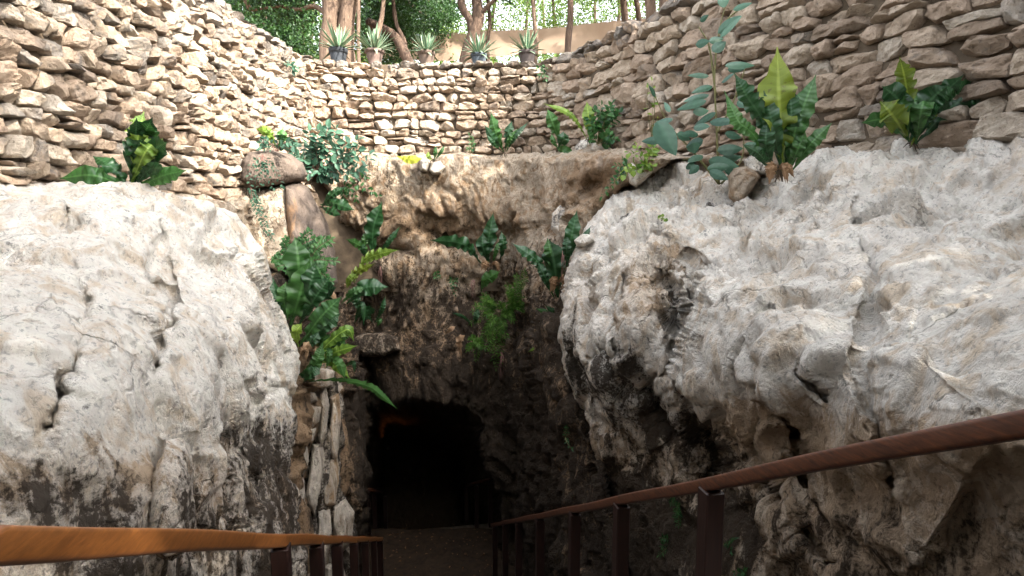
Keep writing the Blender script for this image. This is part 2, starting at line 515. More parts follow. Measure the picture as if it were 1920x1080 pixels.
def leaf_mat(name, c1, c2, rough=0.4, trans=0.35, tcol=None, spec=0.4, veins=False, blotch=None):
    m, nt, b, o = new_mat(name)
    tc = N(nt, 'ShaderNodeTexCoord').outputs['Object']
    a = attr(nt, 'tint').outputs['Fac']
    n = noise_tex(nt, tc, 9 if veins else 3, 5, 0.6)
    f = math_n(nt, 'ADD', math_n(nt, 'MULTIPLY', a, 0.75), math_n(nt, 'MULTIPLY', n, 0.3))
    col = ramp(nt, f, [(0.12, c1), (0.85, c2)])
    if blotch:
        bn = noise_tex(nt, tc, 22, 4, 0.6)
        col = mix(nt, math_n(nt, 'MULTIPLY', ramp(nt, bn, [(0.58, (0, 0, 0)), (0.66, (1, 1, 1))]), 0.7), col, blotch)
    hh = n
    if veins:
        ve = math_n(nt, 'SINE', attr(nt, 'vein').outputs['Fac'])
        rb2 = ramp(nt, attr(nt, 'rib').outputs['Fac'], [(0.86, (0, 0, 0)), (0.95, (1, 1, 1))])
        vl = ramp(nt, ve, [(0.80, (0, 0, 0)), (1.0, (1, 1, 1))])
        col = mix(nt, math_n(nt, 'MULTIPLY', vl, 0.22), col, tuple(x * 1.4 for x in c2))
        col = mix(nt, math_n(nt, 'MULTIPLY', rb2, 0.55), col, tuple(min(1, x * 1.6 + .03) for x in c2))
        hh = math_n(nt, 'ADD', n, math_n(nt, 'MULTIPLY', ve, 0.25))
    nt.links.new(col, b.inputs['Base Color'])
    b.inputs['Roughness'].default_value = rough
    b.inputs['Specular IOR Level'].default_value = spec
    bp = N(nt, 'ShaderNodeBump'); bp.inputs['Strength'].default_value = 0.35; bp.inputs['Distance'].default_value = 0.012
    nt.links.new(hh, bp.inputs['Height']); nt.links.new(bp.outputs[0], b.inputs['Normal'])
    tr = N(nt, 'ShaderNodeBsdfTranslucent')
    if tcol: tr.inputs[0].default_value = (*tcol, 1)
    else: nt.links.new(col, tr.inputs[0])
    mx = N(nt, 'ShaderNodeMixShader'); mx.inputs[0].default_value = trans
    nt.links.new(b.outputs[0], mx.inputs[1]); nt.links.new(tr.outputs[0], mx.inputs[2]); nt.links.new(mx.outputs[0], o.inputs[0])
    return m
L_DARK = leaf_mat('dark_green_frond', (0.006, 0.026, 0.008), (0.022, 0.075, 0.022), 0.33, 0.2, veins=True)
L_MID = leaf_mat('green_frond', (0.014, 0.058, 0.014), (0.055, 0.145, 0.032), 0.36, 0.3, veins=True)
L_LIME = leaf_mat('lime_frond', (0.065, 0.16, 0.018), (0.23, 0.33, 0.05), 0.4, 0.35, veins=True)
L_OLIVE = leaf_mat('yellowing_frond', (0.05, 0.10, 0.012), (0.19, 0.24, 0.025), 0.45, 0.35, veins=True, blotch=(0.09, 0.08, 0.02))
L_YELLOW = leaf_mat('yellow_leaf', (0.50, 0.58, 0.05), (0.75, 0.78, 0.12), 0.45, 0.35)
L_BLUE = leaf_mat('blue_green_leaf', (0.018, 0.060, 0.036), (0.07, 0.15, 0.095), 0.42, 0.25, spec=0.35)
L_SHRUB = leaf_mat('shrub_leaf', (0.016, 0.07, 0.020), (0.07, 0.18, 0.05), 0.4, 0.3)
L_FINE = leaf_mat('fine_fern_leaf', (0.030, 0.10, 0.012), (0.12, 0.24, 0.035), 0.5, 0.35)
L_LITTER = leaf_mat('litter_leaf', (0.06, 0.03, 0.015), (0.20, 0.10, 0.04), 0.85, 0.1)
L_DRY = leaf_mat('dry_leaf', (0.20, 0.11, 0.05), (0.38, 0.25, 0.15), 0.8, 0.2)
L_TREE1 = leaf_mat('tree_leaf_dark', (0.008, 0.030, 0.008), (0.038, 0.092, 0.018), 0.45, 0.4)
L_TREE2 = leaf_mat('tree_leaf_light', (0.025, 0.065, 0.010), (0.12, 0.19, 0.022), 0.5, 0.42)
M_STEM = simple_mat('green_brown_stem', (0.09, 0.10, 0.035), (0.17, 0.15, 0.06), 20, 0.7)
M_STEMR = simple_mat('reddish_stem', (0.12, 0.06, 0.05), (0.20, 0.10, 0.08), 20, 0.7)

# ------------------------------------------------------------------ the pit rock (setting)
def blob(U, V, u, v, ru, rv, ang=0.0):
    c, s = math.cos(ang), math.sin(ang)
    du, dv = U - u, V - v
    a = (du * c + dv * s) / ru; b = (-du * s + dv * c) / rv
    return np.exp(-(a * a + b * b))
def blur2(a, n):
    for ax in (0, 1):
        for _ in range(n):
            b = np.concatenate([np.take(a, [0], ax), a, np.take(a, [-1], ax)], ax)
            sl = [slice(None)] * a.ndim; sl0 = sl[:]; sl2 = sl[:]
            sl0[ax] = slice(0, -2); sl2[ax] = slice(2, None)
            a = 0.25 * b[tuple(sl0)] + 0.5 * a + 0.25 * b[tuple(sl2)]
    return a
def grid_mesh(U, V, D, keep, disp, damp=None):
    pos = P(U, V, D)
    gu = np.gradient(pos, axis=1); gv = np.gradient(pos, axis=0)
    nrm = np.cross(gu, gv)
    nrm /= np.linalg.norm(nrm, axis=-1)[..., None] + 1e-12
    # normals face the camera
    flip = (nrm * pos).sum(-1) > 0
    nrm[flip] *= -1
    nrm = blur2(nrm, 14)
    nrm /= np.linalg.norm(nrm, axis=-1)[..., None] + 1e-12
    dd = disp(pos, U, V)
    if damp is not None: dd = dd * damp
    pos = pos + nrm * dd[..., None]
    h, w = U.shape
    idx = np.arange(h * w).reshape(h, w)
    f = np.stack([idx[:-1, :-1], idx[1:, :-1], idx[1:, 1:], idx[:-1, 1:]], -1).reshape(-1, 4)
    k = (keep[:-1, :-1] & keep[1:, :-1] & keep[1:, 1:] & keep[:-1, 1:]).ravel()
    f = f[k]
    used = np.unique(f)
    remap = np.zeros(h * w, int); remap[used] = np.arange(len(used))
    return pos.reshape(-1, 3)[used], remap[f], used

def rock_disp(amp=1.0, sc=1.0, vert=0.6, facet=0.07, seed=0):
    def f(pos, U, V):
        p = pos.copy(); p[..., 2] *= vert
        p = p * sc + seed * 13.1
        warp = np.stack([gnoise(p * 1.3 + 5), gnoise(p * 1.3 + 25), gnoise(p * 1.3 + 45)], -1) * 0.35
        q = p + warp
        d = 0.17 * fbm(q * 1.1, 3) + 0.030 * ridged(q * 2.6, 2)
        d = d + facet * 1.3 * facets(q * 2.1) + facet * 0.9 * facets(q * 5.0 + 9) + facet * 0.32 * facets(q * 11.0 + 4)
        d = d + 0.012 * fbm(q * 9.0, 2, 0.5)
        return d * amp / sc
    return f

def block_disp(amp=1.0, vert=0.55, seed=0):
    # big broken planes with fluted weathering, for the massive boulders
    def f(pos, U, V):
        p = pos.copy() + seed * 13.1
        p[..., 2] *= vert
        warp = np.stack([gnoise(p * 2.0 + 5), gnoise(p * 2.0 + 25), gnoise(p * 2.0 + 45)], -1) * 0.10
        q = p + warp
        d = 0.10 * fbm(q * 0.8, 2) + 0.15 * facets(q * 1.3) + 0.105 * facets(q * 2.9 + 9) + 0.040 * facets(q * 6.0 + 4) + 0.018 * facets(q * 13.0 + 2)
        d = d + 0.035 * np.minimum(0, fbm(q * 4.0 + 30, 3) + 0.25) * 2 + 0.006 * fbm(q * 12.0, 2)
        return d * amp * np.clip(pos[..., 1] / 4.0, 0.45, 1.0)
    return f
# outlines of the two boulders and the arch of the cave mouth, in the photo
RB_OUT = [(1108, 415), (1120, 392), (1150, 365), (1185, 345), (1225, 325), (1262, 295), (1290, 285), (1330, 300), (1372, 322), (1400, 330), (1440, 322), (1499, 298), (1600, 280), (1750, 262), (1950, 240), (2120, 235), (2700, 225),
          (2700, 1300), (1240, 1300), (1195, 1180), (1165, 1060), (1150, 960), (1130, 880), (1100, 810), (1075, 760), (1060, 700), (1052, 640), (1056, 570), (1064, 510), (1082, 455)]
LB_OUT = [(421, 392), (445, 402), (468, 430), (490, 465), (503, 505), (512, 545), (535, 590), (553, 625), (558, 665), (556, 720), (548, 760), (556, 820), (552, 900), (548, 1000), (560, 1100), (560, 1300), (-700, 1300), (-700, 320), (0, 345), (200, 350), (320, 368), (380, 380)]
ARCH = [(676, 1500), (672, 1000), (674, 850), (680, 775), (700, 750), (740, 742), (800, 744), (850, 760), (885, 785), (905, 830), (925, 900), (950, 985), (950, 1500)]
INNER = [(700, 1500), (702, 900), (706, 848), (716, 822), (740, 806), (790, 808), (850, 830), (872, 850), (880, 920), (884, 1500)]
def softmin(a, b, k=0.35):
    h = np.clip(0.5 + 0.5 * (b - a) / k, 0, 1)
    return b * (1 - h) + a * h - k * h * (1 - h)
def cliff_depth(U, V):
    k = (U - 960) / FPX
    t = sstep(V, 300, 640)
    # back face
    back = tps([(400, 290, 8.9), (700, 295, 8.75), (1000, 295, 8.75), (700, 400, 8.72), (900, 400, 8.70), (900, 480, 8.85), (750, 470, 8.82),
                (700, 560, 9.0), (850, 560, 8.85), (950, 560, 8.7), (800, 650, 8.6), (950, 650, 8.5), (800, 730, 8.35), (650, 730, 8.7), (1300, 300, 8.8),
                (600, 1000, 8.6), (1000, 1000, 8.7), (1300, 700, 8.6), (400, 700, 8.6)])(U, V)
    bR = 0.50 * (1 - t) + 0.163 * t
    aR = 4.45 * (1 - t) + 1.5 * t
    den = np.maximum(k + bR, 0.02)
    right = np.minimum(aR / den, 30)
    bL = 0.0 * (1 - t) + 0.163 * t
    aL = 2.95 * (1 - t) + 0.98 * t
    den = np.maximum(-k - bL, 0.02)
    left = np.minimum(aL / den, 30)
    D = softmin(softmin(back, right, 0.8), left, 0.6)
    # lip under the dry wall: the top edge rolls back into the ledge
    D = D + 0.8 * np.clip((300 - V) / 14.0, 0, 3) ** 1.5
    # hollows seen in the rock
    D += 0.55 * blob(U, V, 745, 468, 34, 20) + 0.30 * blob(U, V, 690, 600, 26, 34) + 0.45 * blob(U, V, 860, 452, 60, 26, 0.3) + 0.45 * blob(U, V, 930, 520, 24, 45)
    D += 0.35 * blob(U, V, 675, 470, 40, 24) + 0.5 * blob(U, V, 660, 590, 20, 40) + 0.3 * blob(U, V, 1030, 560, 20, 60) + 0.28 * blob(U, V, 1120, 350, 35, 22, -0.4)
    D -= 0.32 * blob(U, V, 704, 648, 44, 22) + 0.18 * blob(U, V, 1000, 640, 40, 70) + 0.05 * blob(U, V, 860, 400, 120, 30) + 0.2 * blob(U, V, 1030, 380, 14, 70)
    # overhanging brow: a ledge line running across at v ~ 430
    e, _, _ = polyline_dist(U, V, [(640, 420), (720, 440), (800, 425), (850, 410), (900, 400), (960, 440), (1000, 430)])
    D += 0.10 * np.where(V > 415, 1, 0.3) * np.exp(-(e / 14) ** 2)
    # the bedrock runs well behind the two great boulders
    s, _, _ = sdist(U, V, RB_OUT); D += 2.4 * sstep(s, -14, 60)
    s, _, _ = sdist(U, V, LB_OUT); D += 2.0 * sstep(s, -10, 60)
    s, _, _ = sdist(U, V, [(545, 700), (600, 690), (640, 720), (640, 900), (668, 1000), (668, 1330), (540, 1330)]); D += 0.8 * sstep(s, 0, 30)
    s, _, _ = sdist(U, V, [(440, 284), (575, 284), (630, 400), (640, 560), (480, 540), (440, 400)]); D += 1.5 * sstep(s, -12, 24)
    D += 0.9 * sstep(U, 1240, 1330) * blob(U, V, 1420, 320, 120, 60)
    # cave
    D += 1.3 * blob(U, V, 590, 560, 85, 115)
    D += 3.0 * (1 - sstep(U, 448, 474)) * (1 - sstep(V, 366, 392))
    w = 5 * gnoise(np.stack([U / 22, V / 22, U * 0], -1))
    s, _, _ = sdist(U + w, V + w, ARCH)
    D = D + 1.9 * sstep(s, -3, 26) + 1.2 * sstep(s, 20, 60)
    s, _, _ = sdist(U + w, V + w, INNER)
    D = D + 3.5 * sstep(s, 0, 22)
    return D
st = 3.0
Ug, Vg = np.meshgrid(np.arange(-450, 2420, st), np.arange(270, 1330, st))
Dg = cliff_depth(Ug, Vg)
_rd = rock_disp(1.0, 1.0, 0.6, 0.08)
_rs = rock_disp(1.0, 1.2, 0.16, 0.16, 3)
def cliff_disp(pos, U, V):
    m = sstep(V, 560, 700) * (1 - sstep(U, 660, 720))
    s, _, _ = sdist(U, V, ARCH)
    _rdv = _rd(pos, U, V) * (0.45 + 0.55 * sstep(V, 300, 420))
    return (_rdv * (1 - m) + _rs(pos, U, V) * m) * (1 - 0.6 * sstep(s, 0, 30))
v_, f_, used = grid_mesh(Ug, Vg, Dg, np.ones(Ug.shape, bool), cliff_disp)
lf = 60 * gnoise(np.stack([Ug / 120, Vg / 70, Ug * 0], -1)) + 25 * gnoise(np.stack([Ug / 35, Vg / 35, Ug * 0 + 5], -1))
stain_shade = 0.10 + 0.66 * sstep(Vg + lf, 390, 620) + 0.34 * sstep(Vg + lf, 600, 800)  # algae dirt growing downward, with part of the pit's shade painted in
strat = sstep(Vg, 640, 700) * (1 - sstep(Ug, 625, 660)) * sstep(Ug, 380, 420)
stain_shade = stain_shade * (1 - 0.7 * strat) - 0.20 * sstep(Ug, 1010, 1060) * sstep(Vg, 640, 760)
stain_shade += 0.35 * blob(Ug, Vg, 700, 330, 60, 40) + 0.3 * blob(Ug, Vg, 560, 420, 120, 120) * 1.2 + 0.2 * blob(Ug, Vg, 830, 430, 60, 25)
och = 0.22 + 0.25 * sstep(Vg, 430, 520) + 0.25 * blob(Ug, Vg, 800, 420, 200, 60) + 0.25 * sstep(Vg, 500, 700) + 0.3 * blob(Ug, Vg, 1130, 340, 70, 60) + 0.16 * sstep(Vg, 280, 300) * (1 - sstep(Vg, 420, 470))
cliff = mesh_obj('cliff', v_, f_, M_CLIFF, attrs={'st': stain_shade.ravel()[used], 'oc': och.ravel()[used]})
tag(cliff, kind='structure')

def relief(name, outline, depth, mat, step=2.5, skirt=40, kback=0.05, rw=45, rd=0.45, disp=None, feats=None, stain_shade=None, oc=None, amp=4, seed=0, rough=True):
    """a free-standing rock: outline and depth give its front, the skirt its flanks and thickness"""
    ol = rough_outline(outline, 12, amp, seed) if rough else np.asarray(outline, float)
    u0, v0 = ol.min(0) - skirt; u1, v1 = ol.max(0) + skirt
    U, V = np.meshgrid(np.arange(u0, u1, step), np.arange(v0, v1, step))
    s, bu, bv = sdist(U, V, ol)
    ins = s >= 0
    u = np.where(ins, U, bu); v = np.where(ins, V, bv)
    df = tps(depth) if not callable(depth) else depth
    e = np.clip(s / rw, 0, 1)
    D = df(u, v) + rd * (1 - np.sqrt(np.clip(1 - (1 - e) ** 2, 0, 1))) + np.where(ins, 0, -s * kback)
    if feats is not None: D = D + feats(u, v) * np.where(ins, 1, 1)
    vv, ff, used = grid_mesh(u, v, D, s > -skirt, disp or rock_disp(), np.exp(np.minimum(s, 0) / 12.0) * (0.45 + 0.55 * sstep(s, 0, min(28, rw))))
    at = {'st': (stain_shade(u, v) if stain_shade else u * 0).ravel()[used], 'oc': (oc(u, v) if oc else u * 0 + 0.15).ravel()[used]}
    return mesh_obj(name, vv, ff, mat, attrs=at)

# ---- great white boulder on the right
def rb_feats(U, V):
    d = 0
    def crack(pts, w, dep):
        e, _, _ = polyline_dist(U + 12 * gnoise(np.stack([U / 30, V / 30, U * 0 + 9], -1)), V, pts)
        j = 1 + 0.5 * gnoise(np.stack([U / 18, V / 18, U * 0], -1))
        return dep * np.exp(-(e / (w * j)) ** 2)
    d = d + crack([(1240, 505), (1258, 545), (1262, 600)], 13, 0.40)
    d = d + crack([(1285, 470), (1288, 560), (1262, 640), (1250, 700)], 7, 0.25)
    d = d + crack([(1150, 660), (1190, 700), (1235, 750), (1290, 815), (1335, 870), (1350, 930)], 20, 0.50)
    d = d + crack([(1172, 520), (1166, 600), (1178, 690)], 6, 0.16)
    d = d + crack([(1215, 440), (1262, 455), (1310, 470)], 7, 0.08)
    d = d + crack([(1455, 590), (1478, 640), (1500, 700), (1530, 740)], 6, 0.12)
    d = d + crack([(1420, 650), (1440, 740), (1475, 830), (1510, 900)], 9, 0.16)
    d = d + crack([(1345, 770), (1400, 850), (1470, 950), (1560, 1060)], 11, 0.18)
    d = d + crack([(1470, 822), (1471, 834)], 7, 0.35)
    d = d + crack([(1330, 920), (1360, 1000), (1380, 1080)], 10, 0.25)
    d = d + crack([(1600, 380), (1640, 520), (1610, 700), (1680, 900)], 14, 0.12)
    # right lobe stands proud of the left one
    s, _, _ = sdist(U + 5 * gnoise(np.stack([U / 20, V / 20, U * 0 + 3], -1)), V, [(1330, 440), (1290, 520), (1284, 560), (1262, 640), (1248, 700), (1252, 742), (1290, 758), (1332, 800), (1370, 870), (1430, 960), (1520, 1100), (1540, 1250), (2300, 1250), (2300, 100), (1500, 200)])
    d = d - 0.36 * sstep(s, -4, 34) * sstep(V, 430, 560) * (1 - 0.5 * sstep(V, 820, 950))
    s, _, _ = sdist(U, V, [(1430, 620), (1450, 600), (1520, 640), (1700, 620), (1900, 800), (1700, 1100), (1540, 960), (1450, 780)])
    d = d - 0.10 * sstep(s, -2, 14)
    # hollow on the shoulder where soil has gathered
    d = d + 0.25 * blob(U, V, 1340, 365, 50, 14, -0.1)
    return d
RB_D = [(2600, 260, 3.0), (2600, 400, 2.3), (2600, 700, 1.5), (2600, 1100, 1.25), (1060, 560, 5.1), (1060, 650, 5.2), (1100, 760, 5.2), (1110, 420, 5.7), (1200, 345, 6.2), (1300, 300, 6.4), (1400, 340, 5.3), (1500, 300, 4.9), (1700, 260, 4.4), (1950, 230, 3.9), (2100, 220, 3.8),
        (1150, 450, 5.1), (1150, 560, 4.5), (1150, 680, 4.4), (1250, 420, 4.9), (1250, 560, 4.0), (1250, 700, 3.9), (1250, 850, 4.2), (1250, 1000, 3.9),
        (1380, 420, 4.5), (1380, 560, 3.5), (1380, 700, 3.15), (1380, 850, 3.3), (1380, 1000, 3.1), (1380, 1150, 3.0),
        (1500, 400, 4.1), (1500, 560, 3.1), (1500, 720, 2.7), (1500, 900, 2.75), (1500, 1100, 2.6),
        (1700, 400, 3.4), (1700, 600, 2.5), (1700, 800, 2.2), (1700, 1100, 2.1), (1950, 400, 2.9), (1950, 600, 2.1), (1950, 800, 1.8), (1950, 1100, 1.7), (1180, 900, 4.6), (1180, 1080, 4.4)]
def rb_stain_shade(U, V):  # dark stains and soil, plus painted shade in holes, crevices and underside
    s = -0.04 + 0.75 * blob(U, V, 1255, 560, 22, 60) + 0.8 * blob(U, V, 1130, 700, 70, 45) + 0.9 * blob(U, V, 1255, 790, 90, 40, 0.9) + 0.5 * blob(U, V, 1200, 660, 25, 60)
    s += 0.55 * blob(U, V, 1360, 850, 30, 70, -0.4) + 0.45 * blob(U, V, 1400, 980, 70, 90) + 0.7 * blob(U, V, 1210, 960, 60, 110) + 0.3 * sstep(V, 820, 1000)
    s += 0.75 * blob(U, V, 1345, 372, 45, 9) + 0.6 * blob(U, V, 1175, 415, 16, 7) + 0.5 * blob(U, V, 1242, 412, 14, 12) + 0.7 * blob(U, V, 1082, 650, 14, 80)
    s += 0.9 * blob(U, V, 1470, 828, 9, 12) + 0.35 * sstep(V, 700, 800) * (1 - sstep(U, 1330, 1460)) + 0.25 * sstep(V, 880, 1000)
    return s
def rb_oc(U, V):
    return 0.06 + 0.5 * blob(U, V, 1215, 540, 70, 100) + 0.3 * blob(U, V, 1420, 780, 80, 60) + 0.55 * sstep(V, 660, 860) + 0.4 * blob(U, V, 1280, 460, 40, 14) + 0.3 * blob(U, V, 1090, 560, 40, 120) + 0.35 * blob(U, V, 1320, 340, 80, 25)
rb = relief('boulder', RB_OUT, RB_D, M_WHITE, 2.6, 60, 0.03, 60, 0.55, block_disp(1.0, 0.55, 2), rb_feats, rb_stain_shade, rb_oc, 5, 1)
tag(rb, 'huge white limestone boulder bulging over the right handrail', 'boulder')

# ---- white boulder on the left
def lb_feats(U, V):
    def crack(pts, w, dep):
        e, _, _ = polyline_dist(U + 16 * gnoise(np.stack([U / 34, V / 34, U * 0 + 9], -1)), V, pts)
        j = 1 + 0.8 * gnoise(np.stack([U / 26, V / 26, U * 0], -1))
        return dep * np.exp(-(e / (w * j)) ** 2) * (0.6 + 0.8 * gnoise(np.stack([U / 50, V / 50, U * 0 + 2], -1)))
    d = crack([(445, 560), (470, 590), (500, 650), (510, 720)], 10, 0.06) + crack([(430, 690), (480, 760), (470, 830), (440, 850)], 13, 0.13)
    d = d + crack([(505, 740), (530, 720), (548, 760), (552, 860), (540, 980)], 9, 0.2) + crack([(455, 850), (470, 920), (452, 1000)], 11, 0.22) + crack([(500, 840), (490, 900), (500, 980)], 10, 0.1)
    s, _, _ = sdist(U, V, [(300, 810), (440, 850), (456, 900), (450, 950), (420, 1000), (300, 1040)])
    d = d - 0.16 * sstep(s, 0, 14)
    d = d + crack([(300, 420), (330, 560), (280, 700)], 12, 0.25) + crack([(120, 400), (160, 600), (90, 800)], 12, 0.25)
    return d
def lb_stain(U, V):
    s = -0.15 + 0.35 * blob(U, V, 455, 600, 25, 16) + 0.75 * blob(U, V, 480, 840, 50, 60) + 0.55 * sstep(V, 820, 960) + 0.6 * blob(U, V, 540, 830, 22, 120) + 0.3 * blob(U, V, 480, 700, 20, 30)
    s -= 0.5 * blob(U, V, 430, 900, 26, 60)
    s = s + 0.16 + 0.12 * sstep(V, 700, 820)
    return s
LB_D = [(-600, 360, 2.3), (-600, 600, 1.5), (-600, 1100, 1.15), (430, 390, 4.5), (380, 420, 4.0), (500, 500, 4.6), (550, 620, 4.5), (556, 700, 4.4), (540, 900, 4.2), (470, 560, 3.8), (440, 700, 3.0), (430, 900, 2.85), (500, 760, 3.5), (500, 950, 3.5), (430, 1080, 2.75), (530, 1080, 3.8),
        (300, 420, 3.6), (300, 600, 2.6), (300, 800, 2.2), (300, 1080, 2.05), (100, 400, 3.1), (100, 600, 2.1), (100, 850, 1.7), (100, 1100, 1.6), (-80, 400, 2.9), (-80, 600, 1.9), (-80, 1000, 1.45)]
lb = relief('boulder', LB_OUT, LB_D, M_WHITE, 2.6, 60, 0.03, 55, 0.5, block_disp(0.8, 0.5, 7), lb_feats, lb_stain, lambda U, V: 0.10 + 0.35 * sstep(V, 740, 900) + 0.3 * blob(U, V, 500, 560, 20, 60), 5, 2)
tag(lb, 'white limestone boulder beside the left handrail, leaning to the fern cluster', 'boulder')

# ---- layered rock between the left boulder and the cave
_rs2 = rock_disp(1.0, 2.1, 0.14, 0.22, 9)
sr = relief('layered_rock', [(556, 720), (580, 690), (612, 685), (634, 715), (637, 800), (634, 900), (650, 950), (668, 1000), (672, 1300), (530, 1300), (535, 1000), (540, 800)],
            [(560, 700, 5.4), (630, 720, 6.0), (560, 850, 5.1), (632, 850, 6.0), (560, 1000, 4.9), (650, 1000, 6.3), (560, 1200, 4.8), (650, 1200, 6.2)], M_STRATA, 2.0, 40, 0.03, 14, 0.3, _rs2,
            None, lambda U, V: 0.62 + 0.2 * gnoise(np.stack([U / 16, V / 60, U * 0], -1)) + 0.25 * sstep(U, 615, 640) * sstep(V, 850, 1000), lambda U, V: 0.22 + 0.3 * blob(U, V, 628, 850, 10, 40), 3, 3)  # dark of the gaps between the blocks is put into this body's colour
tag(sr, 'upright layered brown and cream rock between left white boulder and cave mouth', 'rock')

blocks = [[(557, 768), (580, 758), (602, 764), (598, 790), (580, 806), (556, 812)], [(555, 818), (576, 806), (594, 800), (588, 826), (568, 834), (556, 830)], [(598, 738), (612, 722), (616, 760), (612, 810), (604, 842), (596, 820), (600, 780)],
          [(620, 748), (634, 738), (637, 790), (636, 842), (628, 872), (617, 840)], [(586, 834), (604, 832), (606, 870), (598, 930), (590, 968), (574, 930), (580, 880)], [(556, 838), (574, 838), (576, 866), (566, 892), (552, 880)],
          [(606, 866), (632, 856), (637, 900), (628, 946), (608, 950)], [(552, 900), (568, 898), (574, 950), (566, 1000), (548, 990)], [(580, 700), (606, 690), (628, 696), (624, 724), (596, 734), (576, 728)], [(560, 726), (590, 736), (596, 752), (566, 760), (556, 748)],
          [(596, 958), (618, 954), (622, 1010), (608, 1060), (592, 1040)], [(622, 952), (646, 936), (664, 962), (660, 1010), (638, 1040), (624, 1000)], [(566, 1006), (590, 1000), (594, 1060), (570, 1100), (552, 1060)], [(610, 1062), (640, 1046), (652, 1100), (630, 1150), (606, 1130)]]
for i, b_ in enumerate(blocks):
    cu = sum(p[0] for p in b_) / len(b_); cv = sum(p[1] for p in b_) / len(b_)
    Yb = 4.80 + (cu - 556) * 0.0105
    o = relief('block', b_, [(cu - 20, cv, Yb - .12), (cu + 20, cv, Yb + .12), (cu, cv - 40, Yb + .05), (cu, cv + 40, Yb)], M_STRATA, 1.4, 16, 0.03, 7, 0.12, rock_disp(0.35, 2.6, 0.25, 0.12, 40 + i), None,
               lambda U, V: 0.02 + 0.28 * sstep(V, 900, 1050) + 0 * U, lambda U, V: 0.15 + 0.25 * (i % 3 == 0) + 0 * U, 1.5, 60 + i)
    wm = o.location.copy(); o.parent = sr; o.location = wm - sr.location

# ---- slabs high on the left
sl = relief('capstone', [(452, 300), (466, 286), (505, 282), (545, 288), (568, 305), (577, 328), (566, 341), (540, 344), (500, 350), (470, 352), (452, 340)],
            [(455, 290, 6.6), (575, 300, 7.1), (455, 345, 6.5), (575, 345, 7.1)], M_SLAB, 1.6, 26, 0.035, 20, 0.25, rock_disp(0.35, 2.0, 0.8, 0.06, 4), None, lambda U, V: 0.05 + 0.35 * blob(U, V, 520, 320, 60, 16), lambda U, V: 0.0 * U, 2, 4)
tag(sl, 'flat dark brown capstone lying across the rocks below the left wall', 'rock')
sl = relief('leaning_slab', [(532, 350), (560, 342), (578, 352), (596, 385), (614, 420), (626, 470), (632, 530), (600, 560), (556, 548), (546, 480), (538, 410)],
            [(540, 350, 6.9), (590, 360, 7.2), (550, 520, 6.5), (625, 520, 7.0)], M_SLAB, 1.6, 26, 0.035, 14, 0.25, rock_disp(0.35, 2.0, 0.3, 0.07, 5), None, lambda U, V: -0.1 + 0.3 * blob(U, V, 590, 450, 14, 80), lambda U, V: 0.55 * blob(U, V, 545, 420, 16, 70), 2, 5)
tag(sl, 'smooth grey and orange slab leaning under the dark capstone', 'rock')
sl = relief('rock', [(448, 356), (500, 354), (538, 352), (543, 400), (545, 470), (530, 510), (500, 500), (470, 440), (455, 400)],
            [(455, 350, 6.9), (540, 350, 7.0), (500, 500, 6.6)], M_CLIFF, 1.8, 26, 0.035, 14, 0.2, rock_disp(0.4, 1.8, 0.6, 0.07, 6), None, lambda U, V: 0.35 + 0 * U, lambda U, V: 0.2 + 0 * U, 3, 6)
tag(sl, 'rough brown rock carrying the vine under the dark capstone', 'rock')

# ---- loose stones
def loose(name, outline, Y, mat, label, stain_shade=0.0, oc=0.15, amp=0.28, rw=10, seed=0, disp_sc=2.4):
    cu = np.mean([p[0] for p in outline]); cv = np.mean([p[1] for p in outline])
    o = relief(name, outline, [(cu - 30, cv, Y + 0.04), (cu + 30, cv, Y), (cu, cv - 30, Y + 0.08), (cu, cv + 30, Y)], mat, 1.4, 18, 0.02, rw, 0.16, rock_disp(amp, disp_sc, 0.8, 0.09, seed), None,
               lambda U, V: stain_shade + 0 * U, lambda U, V: oc + 0 * U, 2, seed)
    tag(o, label, 'rock')
    return o
loose('rock', [(1366, 330), (1378, 316), (1398, 312), (1416, 318), (1426, 330), (1412, 352), (1394, 376), (1380, 384), (1368, 370)], 5.0, M_CLIFF, 'pale orange stone wedged on the shoulder of the right boulder', -0.3, 0.45, 0.3, 12, 11)
loose('rock', [(1176, 318), (1184, 304), (1192, 310), (1198, 322), (1222, 314), (1224, 322), (1206, 340), (1192, 352), (1180, 344)], 6.0, M_WHITE, 'split cream and orange stone at the foot of the lime green plant', -0.2, 0.3, 0.25, 8, 12)
loose('rock', [(1078, 276), (1090, 264), (1106, 260), (1126, 268), (1130, 288), (1116, 304), (1096, 306), (1080, 296)], 7.9, M_WHITE, 'pitted pale grey rock at the bend of the stone wall', 0.25, 0.1, 0.35, 9, 13)
loose('rock', [(1034, 400), (1050, 384), (1068, 386), (1076, 404), (1066, 430), (1046, 444), (1034, 428)], 7.4, M_WHITE, 'small speckled grey rock left of the right boulder top', 0.42, 0.1, 0.3, 9, 14)
loose('rock', [(1078, 452), (1092, 438), (1110, 440), (1114, 452), (1098, 462), (1082, 462)], 5.6, M_WHITE, 'small stone between the ferns and the right boulder', 0.1, 0.2, 0.25, 7, 15)
loose('rock', [(664, 636), (680, 626), (712, 624), (746, 632), (750, 656), (720, 668), (680, 668), (664, 656)], 8.0, M_CLIFF, 'brown ledge rock jutting out above the cave mouth', 0.72, 0.45, 0.3, 10, 16)
loose('rock', [(786, 300), (800, 296), (806, 306), (800, 322), (788, 320)], 8.4, M_WHITE, 'left one of two cream stones under the small fern on the ledge', 0.0, 0.3, 0.2, 6, 17)
loose('rock', [(808, 304), (824, 302), (834, 312), (826, 326), (810, 328), (803, 318)], 8.4, M_WHITE, 'right one of two cream stones under the small fern on the ledge', 0.0, 0.35, 0.2, 6, 18)
